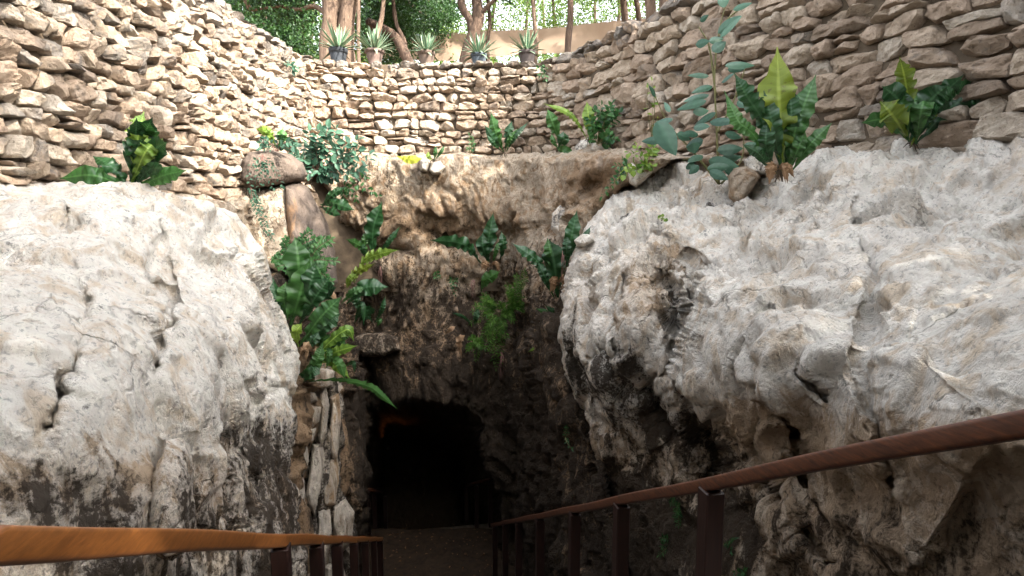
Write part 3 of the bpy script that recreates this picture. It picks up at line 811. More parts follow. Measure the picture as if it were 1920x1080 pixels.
loose('rock', [(1396, 300), (1410, 290), (1424, 296), (1446, 310), (1440, 326), (1410, 326), (1396, 318)], 5.15, M_WHITE, 'grey stone under the big yellowing fern on the right boulder', 0.3, 0.2, 0.3, 8, 19)

# ------------------------------------------------------------------ dry stone wall
def chaikin(pts, n=3):
    p = np.asarray(pts, float)
    for _ in range(n):
        q = [p[0]]
        for a, b in zip(p[:-1], p[1:]):
            q += [0.75 * a + 0.25 * b, 0.25 * a + 0.75 * b]
        q.append(p[-1]); p = np.array(q)
    return p
PLAN = chaikin([(-4.6, -1.0), (-3.75, 2.5), (-3.45, 5.0), (-3.42, 8.0), (-3.30, 9.05), (-2.3, 9.25), (0.15, 9.25), (0.85, 9.0), (1.95, 6.9), (3.4, 4.0), (4.6, 1.6), (5.4, -1.0)], 3)
seglen = np.concatenate([[0], np.cumsum(np.linalg.norm(np.diff(PLAN, axis=0), axis=1))])
SL = seglen[-1]
def plan_at(s):
    x = np.interp(s, seglen, PLAN[:, 0]); y = np.interp(s, seglen, PLAN[:, 1])
    e = 0.12
    dx = np.interp(s + e, seglen, PLAN[:, 0]) - np.interp(s - e, seglen, PLAN[:, 0])
    dy = np.interp(s + e, seglen, PLAN[:, 1]) - np.interp(s - e, seglen, PLAN[:, 1])
    L = np.hypot(dx, dy)
    return x, y, dx / L, dy / L
def s_near(x, y):
    ss = np.linspace(0, SL, 2000)
    px, py, _, _ = plan_at(ss)
    return ss[np.argmin(np.hypot(px - x, py - y))]
sA, sB = s_near(-3.3, 8.95), s_near(0.75, 9.0)
ZTOP = 2.66
def cube_patch(n=8):
    """front and four side faces of a cube as grids in [-1,1]^3, front at +1 along axis 2"""
    g = np.linspace(-1, 1, n)
    vs, fs, c = [], [], 0
    def face(fn, m1, m2):
        nonlocal c
        A, B = np.meshgrid(m1, m2)
        vs.append(fn(A, B).reshape(-1, 3))
        h, w = A.shape
        idx = np.arange(h * w).reshape(h, w) + c
        fs.append(np.stack([idx[:-1, :-1], idx[:-1, 1:], idx[1:, 1:], idx[1:, :-1]], -1).reshape(-1, 4)); c += h * w
    gs = np.linspace(-1, 1, 5)
    face(lambda A, B: np.stack([A, B, np.ones_like(A)], -1), g, g)
    face(lambda A, B: np.stack([A, np.ones_like(A), B], -1), g, gs[::-1])
    face(lambda A, B: np.stack([A, -np.ones_like(A), B], -1), g, gs)
    face(lambda A, B: np.stack([np.ones_like(A), A, B], -1), g, gs)
    face(lambda A, B: np.stack([-np.ones_like(A), A, B], -1), g, gs[::-1])
    return np.concatenate(vs), np.concatenate(fs)
CPV, CPF = cube_patch(9)
def lay_stones(s0, s1, z0, z1, hfun, aspect, seed, rubble=0.0, zfloor=None):
    r = np.random.default_rng(seed)
    stones = []   # corners in (s,z): bl, br, tr, tl
    z = z1
    row = 0
    while z > z0:
        h = hfun(r)
        zt, zb = z, z - h
        s = s0 + r.uniform(0, 0.1) - 0.1
        kt = row * 3.1 + seed; kb = (row + 1) * 3.1 + seed
        def line(sv, zz, kk, amp=0.32):
            return zz + amp * h * gnoise(np.array([[sv * 1.3, kk, 0.5]]))[0] * (0 if zz == z1 else 1) + 0.16 * h * (gnoise(np.array([[sv * 5.0, kk, 2.5]]))[0])
        sl0 = r.uniform(-0.15, 0.15) * h
        while s < s1:
            w = h * r.uniform(*aspect) * (0.7 if r.random() < 0.25 else 1.0)
            sl1 = r.uniform(-0.22, 0.22) * h
            e = min(s + w, s1 + 0.05)
            c = [(s - sl0, line(s, zb, kb)), (e - sl1, line(e, zb, kb)), (e + sl1, line(e, zt, kt)), (s + sl0, line(s, zt, kt))]
            x = r.random()
            if x < 0.16 and w > h:      # two thin ones on top of each other
                t = r.uniform(0.35, 0.65); t2 = t + r.uniform(-0.12, 0.12)
                ml = tuple(np.array(c[0]) * (1 - t) + np.array(c[3]) * t); mr = tuple(np.array(c[1]) * (1 - t2) + np.array(c[2]) * t2)
                stones.append([c[0], c[1], mr, ml]); stones.append([ml, mr, c[2], c[3]])
            elif x < 0.26 and w > h * 1.2:   # corner chink
                stones.append([c[0], c[1], (c[2][0] - 0.25 * w, c[2][1] - 0.04 * h), c[3]])
            else:
                stones.append(c)
            s = e; sl0 = sl1
        z = zb; row += 1
    st_ = np.array(stones)
    if rubble:
        st_ = st_ + r.normal(size=st_.shape) * rubble
    return st_
def build_stones(C, seed, k=6.0, gap=0.012, prot=0.03, depth=0.13, chop=7):
    r = np.random.default_rng(seed)
    n = len(C); M = len(CPV)
    p = np.broadcast_to(CPV, (n, M, 3)).copy()
    # round the cube
    kk = r.uniform(k * 0.7, k * 1.4, (n, 1))
    nr = (np.abs(p) ** kk[..., None]).sum(-1) ** (1 / kk)
    p = p / nr[..., None]
    # break off corners with random planes
    for _ in range(chop):
        d = r.normal(size=(n, 3)); d[:, 2] = np.abs(d[:, 2]) * 0.9 + 0.25; d /= np.linalg.norm(d, axis=1)[:, None]
        off = r.uniform(0.80, 1.25, (n, 1))
        e = np.einsum('nmk,nk->nm', p, d) - off
        p = p - np.maximum(e, 0)[..., None] * d[:, None, :] * 0.98
    d = np.stack([r.normal(0, .16, n), r.normal(0, .16, n), np.ones(n)], 1); d /= np.linalg.norm(d, axis=1)[:, None]
    e = np.einsum('nmk,nk->nm', p, d) - r.uniform(0.66, 0.82, (n, 1))
    p = p - np.maximum(e, 0)[..., None] * d[:, None, :]
    p[..., :2] *= 1.03
    a = (p[..., 0] + 1) / 2; b = (p[..., 1] + 1) / 2
    bl, br, tr, tl = [C[:, i][:, None, :] for i in range(4)]
    q = bl * ((1 - a) * (1 - b))[..., None] + br * (a * (1 - b))[..., None] + tr * (a * b)[..., None] + tl * ((1 - a) * b)[..., None]
    cen = C.mean(1)[:, None, :]
    size = np.abs(C[:, 2] - C[:, 0])[:, None, :]
    q = cen + (q - cen) * (1 - gap / np.maximum(size, 0.04))
    hgt = size[..., 1]; wid = size[..., 0]
    dz = depth * 1.15 * p[..., 2] + r.normal(0, prot, (n, 1)) + r.normal(0, 0.10, (n, 1)) * p[..., 0] * np.minimum(wid, .3) * 0.8 + r.normal(0, 0.10, (n, 1)) * p[..., 1] * hgt
    s = q[..., 0]; z = q[..., 1]
    x, y, tx, ty = plan_at(s)
    # inward normal (towards the pit): right of travel direction
    nx, ny = ty, -tx
    batter = (ZTOP - z) * 0.05
    X = x + nx * (dz + batter); Y = y + ny * (dz + batter)
    pos = np.stack([X, Y, z], -1)
    dirn = np.stack([nx, ny, np.zeros_like(nx)], -1)
    sf = r.uniform(0, 50, (n, 1, 1))
    nz = 0.016 * fbm(pos * 7 + sf, 3, 0.6) + 0.017 * facets(pos * 10 + sf)
    pos = pos + dirn * nz[..., None] * 1.3
    pos[..., 2] += 0.35 * nz
    faces = (CPF[None] + (np.arange(n) * M)[:, None, None]).reshape(-1, 4)
    return pos.reshape(-1, 3), faces, n, M
def wall_part(name, sets, parent=None, origin=None, grey=0.0):
    V_, F_, T_, S_ = [], [], [], []; off = 0
    for (C, seed, k, gap, prot, g) in sets:
        v, f, n, m = build_stones(C, seed, k, gap, prot)
        V_.append(v); F_.append(f + off); off += len(v)
        r = np.random.default_rng(seed + 99)
        T_.append(np.repeat(np.clip(r.beta(2.2, 2.0, n), 0, 1), m))
        ztop = sstep(v[:, 2], 1.9, 2.7)
        sg = g(C)[:, None] + r.normal(0, 0.18, (n, 1))
        S_.append(np.repeat(sg.ravel(), m) + 0.18 * ztop)
    return mesh_obj(name, np.concatenate(V_), np.concatenate(F_), M_STONE, parent, origin, False, {'tint': np.concatenate(T_), 'st': np.concatenate(S_)})
left_s = lay_stones(1.0, sA, -0.3, ZTOP - 0.10, lambda r: r.uniform(0.105, 0.17), (0.8, 1.7), 5, 0.010)
back_s = lay_stones(sA, sB, 1.05, ZTOP - 0.10, lambda r: r.uniform(0.095, 0.165), (1.2, 2.7), 6, 0.004)
right_s = lay_stones(sB, SL - 1.0, 0.0, ZTOP - 0.12, lambda r: r.uniform(0.12, 0.23), (1.1, 2.5), 8, 0.006)
wall_root = empty('dry_stone_wall', (-1.2, 9.25, 1.05))
tag(wall_root, 'curving dry stone retaining wall of tan limestone blocks round the pit', 'stone wall')
wall_part('stonework', [
    (left_s, 11, 6.0, 0.008, 0.024, lambda C: 0.36 + 0 * C[:, 0, 0] - 0.20 * sstep(1.6 - C[:, 0, 1], 0, 1)),
    (back_s, 12, 9.0, 0.005, 0.022, lambda C: 0.12 - 0.15 * sstep(C[:, 0, 0], sA, sB)),
    (right_s, 13, 9.0, 0.005, 0.022, lambda C: 0.08 + 0 * C[:, 0, 0])], wall_root)
cop = [lay_stones(1.0, sA, ZTOP - 0.10, ZTOP - 0.0, lambda r: 0.12, (1.4, 3.0), 15, 0.014), lay_stones(sA, sB, ZTOP - 0.10, ZTOP, lambda r: 0.10, (1.6, 3.6), 16, 0.006), lay_stones(sB, SL - 1.0, ZTOP - 0.12, ZTOP + 0.02, lambda r: 0.14, (1.6, 3.0), 17, 0.014)]
wall_part('coping', [(c, 30 + i, 4.5, 0.014, 0.035, lambda C: 0.55 + 0 * C[:, 0, 0]) for i, c in enumerate(cop)], wall_root)
# dark earth packing behind the stones
ss = np.linspace(0.6, SL - 0.6, 160)
x, y, tx, ty = plan_at(ss)
bk = []
for zz in (-1.0, ZTOP - 0.03):
    bk.append(np.stack([x + ty * (0.02 + (ZTOP - zz) * 0.05), y - tx * (0.02 + (ZTOP - zz) * 0.05), np.full_like(x, zz)], -1))
bk.append(np.stack([x - ty * 0.35, y + tx * 0.35, np.full_like(x, ZTOP - 0.03)], -1))
v = np.concatenate(bk); n = len(ss)
f = [(r0 * n + i, r0 * n + i + 1, (r0 + 1) * n + i + 1, (r0 + 1) * n + i) for r0 in (0, 1) for i in range(n - 1)]
mesh_obj('packing', v, f, M_SOIL, wall_root)

# ------------------------------------------------------------------ ground round the pit
ring_in = PLAN[::4]
ang = np.arctan2(ring_in[:, 1] - 3.5, ring_in[:, 0] - 0.5)
rad = np.hypot(ring_in[:, 1] - 3.5, ring_in[:, 0] - 0.5)
# complete the loop behind the viewer
th = np.linspace(-math.pi / 2 - 0.0, 1.5 * math.pi, 181)[:-1]
order = np.argsort(ang)
rin = np.interp((th + math.pi) % (2 * math.pi) - math.pi, np.concatenate([ang[order] - 2 * math.pi, ang[order], ang[order] + 2 * math.pi]), np.concatenate([rad[order]] * 3))
rs = [0.20, 0.6, 1.5, 3, 6, 12, 25, 60, 150, 350]
v = []
for k, rr in enumerate(rs):
    rad_ = rin + rr
    X = 0.5 + np.cos(th) * rad_; Y = 3.5 + np.sin(th) * rad_
    Z = ZTOP - 0.045 + (0.06 if rr > 1 else 0.0) * fbm(np.stack([X * 0.3, Y * 0.3, X * 0], -1), 3)
    v.append(np.stack([X, Y, Z], -1))
n = len(th)
f = [(a * n + i, a * n + (i + 1) % n, (a + 1) * n + (i + 1) % n, (a + 1) * n + i) for a in range(len(rs) - 1) for i in range(n)]
g = mesh_obj('ground', np.concatenate(v), f, M_LITTER)
tag(g, kind='structure')

# ------------------------------------------------------------------ stairs, landing, terrace
DIRV = P(790, 1010, 1.0); DIRV = DIRV / DIRV[1]           # unit in y
SLOPE = DIRV[2]; SKEW = DIRV[0]
RP0 = P(1335, 893, 2.03); LP0 = P(525, 1001, 2.32)
def rail_pt(p0, y): return p0 + DIRV * (y - p0[1])
mb = MB()
nst = 24; y0, y1 = 0.9, 8.0
ax = np.array([1, 0, 0.0]); 
dirh = np.array([SKEW, 1, 0]); dirh /= np.linalg.norm(dirh); perp = np.array([dirh[1], -dirh[0], 0])
for i in range(nst):
    ya = y0 + (y1 - y0) * i / nst; yb = y0 + (y1 - y0) * (i + 1) / nst
    zt = -0.78 + SLOPE * yb
    c = np.array([SKEW * (ya + yb) / 2 + 0.22, (ya + yb) / 2 + 0.02, zt - 0.15])
    v, f = bevel_box(c, perp, dirh, np.array([0, 0, 1.0]), 1.42, (yb - ya) / 2 + 0.02, 0.15, 0.012)
    mb.add(v, f)
stairs = mb.build('stairs', M_STEP, smooth=False); tag(stairs, kind='structure')
ZL = -5.50
def patch(name, x0, x1, ya, yb, z, mat, amp=0.02, n=60, rot=True):
    a = np.linspace(x0, x1, n); b = np.linspace(ya, yb, n)
    A, B = np.meshgrid(a, b)
    X = A + (SKEW * B if rot else 0)
    Z = z + amp * fbm(np.stack([X * 2.5, B * 2.5, X * 0], -1), 4)
    idx = np.arange(n * n).reshape(n, n)
    f = np.stack([idx[:-1, :-1], idx[:-1, 1:], idx[1:, 1:], idx[1:, :-1]], -1).reshape(-1, 4)
    return mesh_obj(name, np.stack([X, B, Z], -1), f, mat)
tag(patch('landing', -1.6, 1.8, 8.0, 9.75, ZL, M_FLOOR, 0.03), kind='structure')
tag(patch('terrace', -2.6, 3.4, -3.5, 0.92, -1.30, M_FLOOR, 0.02), kind='structure')
mb = MB()
for i in range(10):
    ya = 9.76 + 0.3 * i
    v, f = bevel_box((SKEW * ya + 0.1, ya + 0.15, ZL - 0.18 * (i + 1) - 0.15), perp, dirh, np.array([0, 0, 1.0]), 1.4, 0.16, 0.15, 0.01)
    mb.add(v, f)
o = mb.build('stairs', M_STEP, smooth=False); tag(o, kind='structure')
# rock that closes the pit behind the viewer
n1, n2 = 60, 24
A, B = np.meshgrid(np.linspace(0, 1, n1), np.linspace(0, 1, n2))
ph = R(-8) - A * R(164)
X = 0.4 + 5.0 * np.cos(ph); Y = -0.6 + 3.6 * np.sin(ph); Z = -1.5 + B * 4.15
pos = np.stack([X, Y, Z], -1); pos = pos + 0.35 * fbm(pos * 0.9, 4)[..., None] * np.stack([-np.cos(ph), -np.sin(ph), ph * 0], -1)
idx = np.arange(n1 * n2).reshape(n2, n1)
f = np.stack([idx[:-1, :-1], idx[:-1, 1:], idx[1:, 1:], idx[1:, :-1]], -1).reshape(-1, 4)
o = mesh_obj('cliff', pos, f, M_CLIFF, attrs={'st': np.full(n1 * n2, 0.25), 'oc': np.full(n1 * n2, 0.2)}); tag(o, kind='structure')

# ------------------------------------------------------------------ handrails
def railing(name, p0, ys_posts, ya, yb, label, hw=0.032, rh=0.024, wood=None):
    base = rail_pt(p0, ys_posts[0])
    root = empty(name, (base[0], base[1], base[2] - 1.0))
    tag(root, label, 'railing', 'wooden stair railings')
    a = rail_pt(p0, ya); b = rail_pt(p0, yb)
    d = (b - a) / np.linalg.norm(b - a)
    side = np.cross(d, [0, 0, 1]); side /= np.linalg.norm(side); up = np.cross(side, d)
    # rounded-rectangle rail swept from behind the viewer down the flight
    pts = [a + (b - a) * t for t in np.linspace(0, 1, 40)]
    if True:
        back = [a + np.array([-SKEW * 1.0, -1.0, 0]) * t for t in (3.0, 2.0, 1.0, 0.4, 0.05)]
        pts = back + pts
    pts = np.array(pts)
    prof = []
    rr = 0.010
    for (cx, cz, a0) in ((hw - rr, rh - rr, 0), (-hw + rr, rh - rr, 90), (-hw + rr, -rh + rr, 180), (hw - rr, -rh + rr, 270)):
        for k in range(4):
            t = R(a0 + k * 30); prof.append((cx + rr * math.cos(t), cz + rr * math.sin(t)))
    prof = np.array(prof); m = len(prof)
    T = np.gradient(pts, axis=0); T /= np.linalg.norm(T, axis=1)[:, None]
    v = []
    for i, (q, t) in enumerate(zip(pts, T)):
        upv = np.cross(side, t)
        w = 0.003 * math.sin(i * 0.9) 
        v.append(q - upv * rh + prof[:, :1] * side + (prof[:, 1:] + w) * upv)
    v = np.concatenate(v); n = len(pts)
    f = [(i * m + j, i * m + (j + 1) % m, (i + 1) * m + (j + 1) % m, (i + 1) * m + j) for i in range(n - 1) for j in range(m)]
    f += [tuple(range(m)), tuple(range((n - 1) * m, n * m))]
    mesh_obj('handrail', v, f, wood or M_WOOD, root)
    for y in ys_posts:
        t = rail_pt(p0, y)
        zt = t[2] - 2 * rh - 0.004; zb = t[2] - 1.12
        v, f = bevel_box((t[0], t[1], (zt + zb) / 2), perp, dirh, np.array([0, 0, 1.0]), 0.037, 0.037, (zt - zb) / 2, 0.005)
        mesh_obj('post', v, f, M_WOODP, root, smooth=False)
    return root
railing('railing', RP0, [RP0[1] + 0.97 * k for k in (0, 0.93, 1.85, 3.0, 4.1, 5.1, 6.1)], 0.75, 8.25, 'long wooden railing down the right side of the upper stairs')
railing('railing', LP0, [LP0[1] + 0.97 * k for k in (0, 0.82, 1.6, 2.6, 3.6, 4.7, 5.8)], 0.75, 8.2, 'long wooden railing down the left side of the upper stairs', rh=0.027, wood=M_WOODH)
def low_rail(pts, posts, label):
    root = empty('railing', tuple(posts[0])); tag(root, label, 'railing', 'dark railings on the lower stairs')
    v, f = tube(np.array(pts), 0.03, 8); mesh_obj('handrail', v, f, M_WOOD, root)
    for p in posts:
        v, f = bevel_box((p[0], p[1], p[2] + 0.43), perp, dirh, np.array([0, 0, 1.0]), 0.035, 0.035, 0.43, 0.004)
        mesh_obj('post', v, f, M_WOODP, root, smooth=False)
q = [P(690, 917, 9.55), P(702, 920, 9.9), P(722, 926, 10.4)]
low_rail(q, [a - np.array([0, 0, 0.9]) for a in q], 'dark railing left of the opening at the cave landing')
q = [P(919, 898, 9.5), P(893, 905, 9.9), P(874, 911, 10.3)]
low_rail(q, [a - np.array([0, 0, 0.9]) for a in q], 'dark railing right of the opening at the cave landing')

# lamp hidden in the cave that lights the inner vault orange
lr = empty('cave_lamp', tuple(P(728, 842, 10.9)))
tag(lr, 'small orange lamp glowing under the inner cave vault', 'lamp')
p = np.array(P(728, 842, 10.9))
v, f = tube([p, p + np.array([0, 0, 0.05])], [0.04, 0.05], 12); mesh_obj('lamp_housing', v, f, M_WOODP, lr)
ld = bpy.data.lights.new('cave_light', 'SPOT'); ld.energy = 0.25; ld.color = (1.0, 0.33, 0.08); ld.spot_size = R(110); ld.spot_blend = 0.8; ld.shadow_soft_size = 0.03
lo = bpy.data.objects.new('cave_light', ld); COL.objects.link(lo); lo.parent = lr; lo.location = (0, 0, 0.07)
lo.rotation_euler = (R(180 - 15), R(10), 0)

# ------------------------------------------------------------------ foliage builders
def frond(pts_px, Y, w, mat, parent, dY=None, wave=1.0, tint=0.5, fold=0.25, droop=0.0, tipw=0.25, twist=0.0, seed=None, n=40, tg=0.0):
    """strap leaf with a midrib and wavy margins; pts are photo positions, Y distances"""
    sd_ = random.random() * 100 if seed is None else seed
    k = len(pts_px)
    Ys = [Y] * k if dY is None else [Y + d for d in dY]
    if dY is None: Ys = [Y - 0.22 * math.sin(math.pi * 0.7 * i / (k - 1)) for i in range(k)]
    c = spline([P(u, v, y) for (u, v), y in zip(pts_px, Ys)], n)
    Wm = w / FPX * Y
    T = np.gradient(c, axis=0); T /= np.linalg.norm(T, axis=1)[:, None]
    view = c / np.linalg.norm(c, axis=1)[:, None]
    side = np.cross(T, view); side /= np.linalg.norm(side, axis=1)[:, None] + 1e-9
    nrm = np.cross(side, T)
    t = np.linspace(0, 1, n)
    prof = (0.10 + 0.90 * sstep(t, 0, 0.55)) * (1 - sstep(t, 0.70, 1.0) * 0.96) 
    m = 9
    xs = np.linspace(-1, 1, m)
    v = []; tn = []; vn = []; rb_ = []
    wob = 3.0 * gnoise(np.stack([t * 5.1 + sd_, t * 0 + .3, t * 0], -1))
    ln = np.linalg.norm(np.diff(c, axis=0), axis=1).sum()
    fr = ln / max(Wm, 1e-4) * 1.25
    tw = twist * (t - 0.3) + 0.35 * math.sin(sd_)
    for i in range(n):
        cs, sn = math.cos(tw[i]), math.sin(tw[i])
        S = side[i] * cs + nrm[i] * sn; Nn = nrm[i] * cs - side[i] * sn
        for x in xs:
            edge = abs(x) ** 1.6
            ph = 6.283 * fr * t[i] + (1.3 if x > 0 else 0) + sd_ + wob[i] * (1 if x > 0 else -1)
            wv = wave * 0.26 * Wm * edge * math.sin(ph) * math.sin(math.pi * min(1, t[i] * 1.2))
            ww = prof[i] * Wm * 0.5 * (1 + 0.08 * wave * math.sin(ph * 1.0 + 0.8) * edge + 0.05 * wob[i] / 3 - (0.13 * edge * max(0, gnoise(np.array([[t[i] * fr * 2.2 + sd_, (3.3 if x > 0 else 8.8), 0.0]]))[0] * 2 - 0.55)) + 0.02 * math.sin(ph * 2.7))
            v.append(c[i] + S * x * ww - Nn * (fold * abs(x) * ww) * -1 + Nn * wv)
            tn.append(tint + 0.15 * edge + 0.06 * wob[i] + tg * (t[i] - 0.5)); vn.append(t[i] * ln / max(Wm, 1e-4) * 24 - abs(x) * 4.0); rb_.append(1 - abs(x))
    f = [(i * m + j, i * m + j + 1, (i + 1) * m + j + 1, (i + 1) * m + j) for i in range(n - 1) for j in range(m - 1)]
    return mesh_obj('frond', v, f, mat, parent, attrs={'tint': np.clip(tn, 0, 1), 'vein': vn, 'rib': rb_})
def fern(base_px, Y, fronds, label, group=None, name='birds_nest_fern', cat='fern'):
    root = empty(name, tuple(P(base_px[0], base_px[1], Y)))
    tag(root, label, cat, group)
    for fr_ in fronds:
        pts, w, mat = fr_[:3]
        kw = fr_[3] if len(fr_) > 3 else {}
        frond(pts, Y, w, mat, root, **kw)
    # fibrous root clump
    p = np.array(P(base_px[0], base_px[1], Y + 0.02))
    mb = MB()
    for i in range(16):
        a = random.uniform(0, 6.28); r_ = random.uniform(.02, .07)
        e = p + np.array([math.cos(a) * r_, math.sin(a) * r_ * .5, random.uniform(-.09, .02)])
        v, f = tube([p, (p + e) / 2 + np.array([0, 0, .015]), e], [0.008, .005, 0.002], 4); mb.add(v, f)
    mb.build('root_clump', M_SOIL, root)
    return root

def leaf_cloud(name, pts, size, mat, parent=None, dirs=None, asp=0.5, tint=None, droop=0.2, seed=1, origin=None, facing=0.6, cam_face=True):
    """many small folded leaves, one mesh; pts Nx3 world positions of the leaf bases"""
    r = np.random.default_rng(seed)
    n = len(pts)
    pts = np.asarray(pts, float)
    size = np.broadcast_to(np.asarray(size, float), (n,)) * r.uniform(0.65, 1.25, n)
    if dirs is None:
        dirs = r.normal(size=(n, 3)); dirs[:, 2] -= droop
    dirs = dirs / (np.linalg.norm(dirs, axis=1)[:, None] + 1e-9)
    nr = r.normal(size=(n, 3)) * (1 - facing)
    nr[:, 2] += facing * 0.8
    if cam_face: nr[:, 1] -= facing * 0.7
    nr -= dirs * (nr * dirs).sum(1)[:, None]; nr /= np.linalg.norm(nr, axis=1)[:, None] + 1e-9
    sd2 = np.cross(dirs, nr)
    # template: (along, across, up)
    tp = np.array([(0, 0, 0), (0.28, 0.42, 0.10), (0.62, 0.42, 0.08), (1.0, 0, -0.12), (0.62, -0.42, 0.08), (0.28, -0.42, 0.10), (0.45, 0, -0.03)])
    tf = np.array([(0, 1, 6), (1, 2, 6), (2, 3, 6), (3, 4, 6), (4, 5, 6), (5, 0, 6)])
    v = pts[:, None, :] + (tp[None, :, 0, None] * dirs[:, None, :] + tp[None, :, 1, None] * asp * 1.15 * sd2[:, None, :] + tp[None, :, 2, None] * nr[:, None, :]) * size[:, None, None]
    f = (tf[None] + (np.arange(n) * 7)[:, None, None]).reshape(-1, 3)
    tn = r.random(n) if tint is None else np.clip(tint + r.normal(0, 0.18, n), 0, 1)
    return mesh_obj(name, v.reshape(-1, 3), f, mat, parent, origin, False, {'tint': np.repeat(tn, 7)})

def sprig_shrub(label, base_px, Y, tips, mat, stem_mat, leaf_px, leaves_per, name='shrub', cat='shrub', asp=0.55, dyr=0.25, seed=0, group=None, pinnate=False, rise=0.0, stem_r=0.004, tint=None):
    """stems from a base to photo positions, leaves in alternation along them"""
    r = np.random.default_rng(seed)
    base = np.array(P(base_px[0], base_px[1], Y))
    root = empty(name, tuple(base)); tag(root, label, cat, group)
    mb = MB(); LP, LD, LS = [], [], []
    size = leaf_px / FPX * Y
    for (u, v_) in tips:
        tip = np.array(P(u, v_, Y + r.uniform(-dyr, 0.03)))
        L = np.linalg.norm(tip - base)
        mid = (base + tip) / 2 + np.array([r.normal(0, .06), -0.10, 0.10 + rise]) * L
        c = spline([base, mid, tip], 14)
        v, f = tube(c, np.linspace(stem_r, stem_r * 0.35, 14), 5); mb.add(v, f)
        T = np.gradient(c, axis=0); T /= np.linalg.norm(T, axis=1)[:, None]
        for k in range(leaves_per):
            t = 0.30 + 0.70 * (k + 0.5) / leaves_per
            i = min(13, int(t * 13)); q = c[i] + (c[min(13, i + 1)] - c[i]) * (t * 13 - i)
            s = 1 if k % 2 else -1
            sv = np.cross(T[i], [0.1, -1, 0.3]); sv /= np.linalg.norm(sv)
            d = sv * s * 1.0 + T[i] * 0.55 + r.normal(0, 0.22 if not pinnate else 0.08, 3) + np.array([0, -0.15, -0.12])
            LP.append(q); LD.append(d); LS.append(size)
            if pinnate: LP.append(q); LD.append(-sv * s + T[i] * 0.55 + r.normal(0, .08, 3)); LS.append(size)
        LP.append(c[-1]); LD.append(T[-1] + np.array([0, 0, -0.2])); LS.append(size)
    mb.build('stem', stem_mat, root)
    leaf_cloud('leaves', np.array(LP), np.array(LS), mat, root, np.array(LD), asp, tint, seed=seed + 3)
    return root

# ------------------------------------------------------------------ ferns (positions read off the photo)
G1 = "bird's-nest ferns growing on the pit rock"
fern((944, 286), 8.6, [([(944, 284), (930, 250), (920, 210)], 19, L_MID, dict(tint=0.6)), ([(942, 280), (926, 262), (908, 234)], 14, L_DARK), ([(947, 282), (952, 252), (960, 226)], 15, L_DARK),
     ([(950, 284), (966, 256), (991, 228)], 9, L_DARK), ([(940, 284), (925, 268), (912, 252)], 9, L_DARK), ([(950, 284), (956, 262), (972, 240)], 9, L_MID)], 'dark upright fern at the foot of the middle of the stone wall', G1)
fern((1047, 280), 8.2, [([(1050, 268), (1038, 235), (1026, 204)], 22, L_MID, dict(tint=0.6)), ([(1046, 280), (1056, 262), (1056, 246)], 22, L_DARK), ([(1044, 276), (1058, 286), (1066, 308)], 24, L_MID),
     ([(1048, 280), (1038, 265), (1034, 250)], 9, L_MID)], 'broad leaved fern left of the wall bend with one leaf hanging down', G1)
fern((1104, 262), 7.8, [([(1106, 262), (1104, 225), (1100, 190)], 22, L_LIME), ([(1102, 262), (1070, 215), (1020, 194)], 10, L_LIME, dict(wave=1.6)), ([(1108, 262), (1118, 240), (1128, 215)], 10, L_MID)], 'pale green fern standing on the pitted rock at the wall bend', G1)
fern((812, 300), 8.55, [([(814, 300), (816, 288), (817, 272)], 7, L_MID), ([(815, 300), (826, 286), (834, 272)], 6, L_MID), ([(811, 300), (804, 294), (803, 284)], 8, L_LIME)], 'very small fern in the ledge crack beside the yellow leaf', G1)
fern((514, 274), 7.0, [([(520, 276), (500, 250), (480, 242)], 16, L_LIME), ([(518, 276), (505, 248), (492, 234)], 14, L_LIME, dict(tint=0.3)), ([(522, 276), (528, 256), (530, 240)], 18, L_MID, dict(tint=0.9))], 'small yellow green fern on top of the capstone by the left wall', G1)
fern((604, 388), 7.3, [([(602, 390), (622, 366), (648, 350)], 14, L_DARK), ([(600, 384), (630, 382), (665, 394)], 19, L_DARK, dict(tint=0.7)), ([(602, 388), (618, 396), (640, 404)], 14, L_DARK)], 'dark glossy fern behind the leaning slab', G1)
fern((694, 484), 8.3, [([(699, 486), (700, 430), (716, 378)], 30, L_DARK, dict(tint=0.6, wave=0.7)), ([(690, 484), (676, 462), (648, 448)], 16, L_MID), ([(706, 484), (728, 455), (751, 424)], 10, L_DARK, dict(tint=.7)), ([(690, 484), (684, 455), (688, 432)], 12, L_MID), ([(686, 484), (680, 470), (680, 452)], 10, L_DARK)],
     'fern with one tall dark frond by the niche in the back rock', G1)
fern((664, 530), 7.6, [([(664, 530), (684, 490), (712, 476), (748, 468)], 17, L_LIME, dict(wave=2.2, tint=.45)), ([(652, 540), (668, 512), (704, 494)], 15, L_OLIVE, dict(wave=2)), ([(650, 540), (655, 525), (670, 512)], 12, L_LIME)], 'yellowing ragged fern hanging left of the back rock niche', G1)
fern((912, 498), 8.5, [([(902, 494), (868, 458), (806, 450)], 24, L_DARK, dict(tint=.75, wave=1.3)), ([(912, 496), (916, 450), (925, 398)], 25, L_DARK, dict(tint=.5)), ([(918, 494), (906, 465), (905, 436)], 24, L_DARK, dict(tint=0.3)), ([(938, 488), (944, 460), (940, 433)], 15, L_DARK, dict(tint=.6)),
     ([(914, 500), (905, 545), (938, 508)][::-1] and [(902, 546), (914, 524), (938, 508)], 22, L_MID, dict(tint=0.95)), ([(924, 496), (930, 470), (938, 450)], 9, L_MID)], 'large dark fern with spread fronds in the middle of the back rock', G1)
